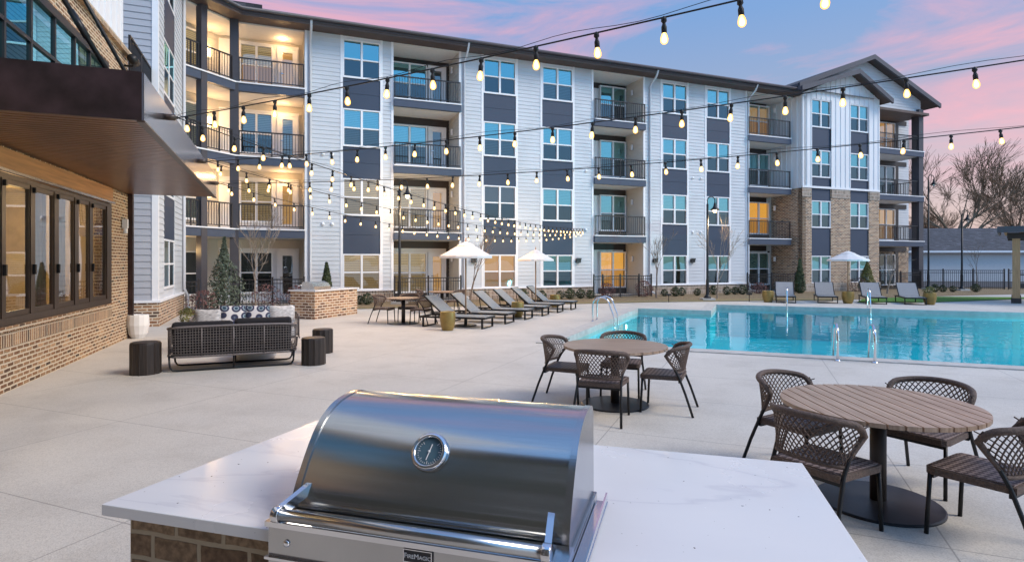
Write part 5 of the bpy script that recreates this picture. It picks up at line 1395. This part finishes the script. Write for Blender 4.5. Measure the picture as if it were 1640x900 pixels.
# ------------------------------------------------------------------ trees and plants
def branchy(seed, h, r0, depth, spread, clear=.25, nb=3, up=.5, twig=.006, seg=4, spread0=None, ratio=(.58, .82)):
    g = random.Random(seed); tk = MB(); cr = MB()
    def grow(p, d, ln, r, lv, mb):
        pts = [p]; rs = [r]; q_ = p.copy(); dd = d.copy()
        for i in range(seg):
            dd = (dd + Vector((g.uniform(-1, 1), g.uniform(-1, 1), g.uniform(-.3, 1) * up)) * .16).normalized()
            q_ = q_ + dd * ln / seg; pts.append(q_.copy()); rs.append(max(twig * .6, r * (1 - .55 * (i + 1) / seg)))
        mb.tube(pts, rs, 7 if lv == 0 else (5 if lv < 3 else 3), caps=False)
        if lv >= depth: return
        k = nb + (1 if g.random() < .4 else 0) + (1 if lv == 0 else 0)
        for i in range(k):
            f = 1 if i == 0 else g.uniform(.35 if lv else .55, 1)
            j = min(seg, max(1, round(f * seg))); az_ = g.uniform(0, 6.283) + i * 2.4
            ax = dd.orthogonal().normalized(); ax.rotate(Matrix.Rotation(az_, 3, dd))
            an = g.uniform(.5, 1) * (spread0 if (spread0 and lv == 0) else spread) * (.45 if i == 0 else 1)
            nd = (dd * math.cos(an) + ax * math.sin(an)).normalized()
            grow(pts[j], nd, ln * g.uniform(*ratio) * (.9 if lv else 1), max(twig, rs[j] * (.8 if i == 0 else .62)), lv + 1, cr)
    grow(Vector((0, 0, 0)), Vector((g.uniform(-.05, .05), 0, 1)).normalized(), h * clear, r0, 0, tk)
    return tk, cr
def fit(objs, h):
    z = max((v.co.z for o in objs for v in o.data.vertices), default=1); return h / z
def bare_tree(label, loc, h, seed, r0=.05, depth=4, spread=.5, clear=.35, nb=3, bark='bark', group=None, name='bare_tree', twig=.005, up=.5, wide=1, spread0=None):
    t = thing(name, label, 'tree', loc, rng.uniform(0, 6), group)
    a, b = branchy(seed, h, r0, depth, spread, clear, nb, up, twig, 4, spread0, (.74, .98) if name == 'bare_oak' else (.58, .82)); o1 = a.build('trunk', M[bark], t); o2 = b.build('crown', M[bark], t)
    s_ = fit([o2], h); t.scale = (s_ * wide, s_ * wide, s_)
GY_ = 'young bare trees along the facade'
bare_tree('young bare tree behind the sofas before the left corner balconies', G(410, 499), 3.9, 4, .028, 4, .42, .30, 3, 'bark_pale', GY_)
bare_tree('young bare tree behind the first umbrella', (-1.75, 24.4, 0), 3.3, 9, .04, 4, .40, .3, 3, 'bark', GY_)
bare_tree('young bare tree right of the orange lit patio window', (7.0, 28.6, 0), 3.4, 12, .04, 4, .42, .3, 3, 'bark', GY_)
bare_tree('young bare tree with pale trunk right of the middle lamp post', (9.7, 27.9, 0), 4.0, 21, .032, 4, .42, .38, 3, 'bark_pale', GY_)
bare_tree('small bare tree at the right end of the brick gabled front', (20.6, 32.4, 0), 2.6, 33, .04, 4, .6, .3, 3, 'bark_pale', GY_)
bare_tree('thin bare sapling in front of the white garage', (29.1, 37.0, 0), 3.0, 41, .03, 3, .22, .3, 3, 'bark', GY_)
GB = 'large bare trees beyond the garage'
bare_tree('large bare tree with broad crown behind the garage beside the building', (55.5, 74, 0), 17.2, 19, .36, 6, .46, .16, 3, 'bark_far', GB, 'bare_oak', .013, .45, 1.3, 1.0)
bare_tree('large bare tree behind the garage roof at the right edge', (66.5, 78, 0), 15.2, 8, .32, 6, .46, .16, 3, 'bark_far', GB, 'bare_oak', .011, .6, 1.45, .95)
bare_tree('bare tree rising between the two larger ones behind the garage', (62, 88, 0), 12.0, 15, .28, 6, .46, .17, 3, 'bark_far', GB, 'bare_oak', .011, .6, 1.4, .9)
bare_tree('bare tree farthest right behind the pergola roof', (78, 84, 0), 14, 26, .3, 6, .46, .17, 3, 'bark_far', GB, 'bare_oak', .011, .6, 1.4, .9)
def leafy(label, loc, h, w_, shape, m_, n=900, size=.06, name='evergreen_shrub', cat='shrub', group=None, seed=1, trunk=.03):
    g = random.Random(seed); t = thing(name, label, cat, loc, 0, group)
    if trunk: a = MB(); a.tube([(0, 0, -.02), (.01, 0, h * .3), (0, 0, h * .85)], [trunk, trunk * .7, trunk * .2], 6); a.build('trunk', M['bark'], t)
    c = MB(); lob = [(g.uniform(0, 6.28), g.uniform(.1, .95), g.uniform(.75, 1.18)) for _ in range(14)]
    for i in range(n):
        k = g.random(); a = g.uniform(0, 6.283)
        if shape == 'cone': R_ = w_ / 2 * (min(1, k / .12) ** .5) * (1 - k) ** .85 + .03
        elif shape == 'loose': R_ = w_ / 2 * (1 - k * .97) ** 1.35 * (min(1, k / .1) ** .5); 
        else: R_ = w_ / 2 * math.sqrt(max(0, 1 - (2 * k - 1) ** 2))
        f = 1
        for la, lz, lf in lob:
            da = abs((a - la + math.pi) % (2 * math.pi) - math.pi)
            if da < .6 and abs(k - lz) < .16: f *= lf
        R_ *= f * (g.uniform(.55, 1.08) ** .5 if shape != 'loose' else g.uniform(.25, 1.2)); z = h * k * (.98 if shape != 'ball' else 1) + .02
        p = Vector((R_ * math.cos(a), R_ * math.sin(a), z)); s_ = size * g.uniform(.6, 1.3)
        nrm = (Vector((math.cos(a), math.sin(a), g.uniform(-.2, .9))) + Vector((g.uniform(-1, 1), g.uniform(-1, 1), g.uniform(-1, 1))) * .7).normalized()
        x = nrm.orthogonal().normalized(); x.rotate(Matrix.Rotation(g.uniform(0, 6.28), 3, nrm)); y = nrm.cross(x)
        c.face((p - x * s_, p + y * s_ * .45, p + x * s_, p - y * s_ * .45))
    c.build('crown', M[m_], t); return t
leafy('blue green loose conifer in front of the left corner balconies', (-9.9, 20.3, 0), 2.65, 1.9, 'loose', 'leaf_blue', 3300, .058, 'conifer', 'conifer', seed=5, trunk=.05)
GCo = 'cone shaped evergreens'
leafy('narrow dark cone evergreen behind the far grill island', fl(523, -.8), 1.75, .62, 'cone', 'leaf_dark', 2600, .05, 'cone_evergreen', 'evergreen', GCo, 6)
leafy('narrow green cone evergreen at the left corner of the brick gabled end', fl(1281, -1.6), 1.95, .68, 'cone', 'leaf', 2600, .05, 'cone_evergreen', 'evergreen', GCo, 7)
leafy('broad yellow green cone evergreen behind the third lounger across the pool', fl(1389, -1.6), 1.75, 1.1, 'cone', 'leaf_yel', 2600, .055, 'cone_evergreen', 'evergreen', GCo, 8)
GR = 'reddish dormant shrubs'
for i, (x, y, h, w_, lab) in enumerate(((-10.2, 19.5, .8, 1.1, 'reddish leggy shrub at the foot of the conifer'), (-8.7, 20.9, .95, 1.1, 'reddish shrub behind the far sofa'), (-7.7, 21.3, .9, 1.1, 'reddish shrub left of the far grill island'), (*fl(972, -1.25)[:2], .7, .8, 'reddish shrub in front of the patio fence under the orange window'), (*fl(1032, -1.2)[:2], .8, .9, 'reddish shrub at the right end of the patio fence under the orange window'), (*fl(1375, -1.4)[:2], .8, 1.3, 'reddish shrub between the umbrella and the brick wall'), (*fl(1215, -1.1)[:2], .6, .9, 'reddish shrub before the patio fence next to the gabled end'))):
    leafy(lab, (x, y, 0), h, w_, 'ball', 'leaf_red', 520, .04, 'red_shrub', 'shrub', GR, 20 + i, .015)
leafy('small yellow green shrub at the base of the bay downspout', (-9.3, 16.9, 0), .42, .5, 'ball', 'leaf_yel', 420, .035, 'small_shrub', 'shrub', None, 31, .01)
bx = leafy('', (0, 0, 0), .42, .44, 'ball', 'leaf_dark', 520, .035, 'boxwood', 'shrub', 'small round shrubs along the facade', 40, .012)
sp = [(576, 'below the window column nearest the far grill island'), (588, 'below the window column nearest the far grill island'), (776, 'in the bed behind the lounger row'), (806, 'in the bed behind the lounger row'), (838, 'in the bed behind the lounger row'), (868, 'in the bed behind the lounger row'), (897, 'in the bed beyond the end of the lounger row'), (913, 'in the bed beyond the end of the lounger row'), (930, 'in the bed beyond the end of the lounger row'), (945, 'in the bed beyond the end of the lounger row'),
      (1064, 'in the bed left of the middle lamp post'), (1082, 'in the bed left of the middle lamp post'), (1092, 'in the bed left of the middle lamp post'), (1117, 'in the bed left of the middle lamp post'), (1142, 'in the bed right of the middle lamp post'), (1164, 'in the bed right of the middle lamp post'), (1177, 'in the bed right of the middle lamp post'), (1189, 'in the bed right of the middle lamp post'),
      (1497, 'by the fence at the far right'), (1510, 'by the fence at the far right'), (1526, 'by the fence at the far right'), (1563, 'by the fence at the far right')]
for i, (u, lab) in enumerate(sp):
    p = fl(u, -1.15 - .25 * (i % 2)) if u < 1400 else Vector(((u - CX) / F * 34, 34, 0))
    lb = 'small round dark green shrub ' + lab
    o = bx if i == 0 else dup(bx, p, i * 1.3, lb)
    o.location = p; o['label'] = lb; s_ = .85 + .35 * ((i * 37) % 10) / 10; o.scale = (s_, s_, s_)
leafy('low spiky plant growing in the rightmost urn', (*G(1489, 488)[:2], .42), .3, .4, 'ball', 'leaf_yel', 160, .05, 'urn_plant', 'plant', None, 55, 0)
for u, v, lab in ((1071, 484, 'small black path light left of the middle lamp post'), (1200, 483, 'small black path light beside the gabled end patio')):
    t = thing('path_light', lab, 'path light', G(u, v), 0, 'black path lights'); m_ = MB(); m_.tube([(0, 0, 0), (0, 0, .30)], .018, 8); m_.build('stake', M['blackmetal'], t)
    m_ = MB(); m_.box(-.1, .1, -.07, .07, .30, .37); m_.build('head', M['blackmetal'], t)
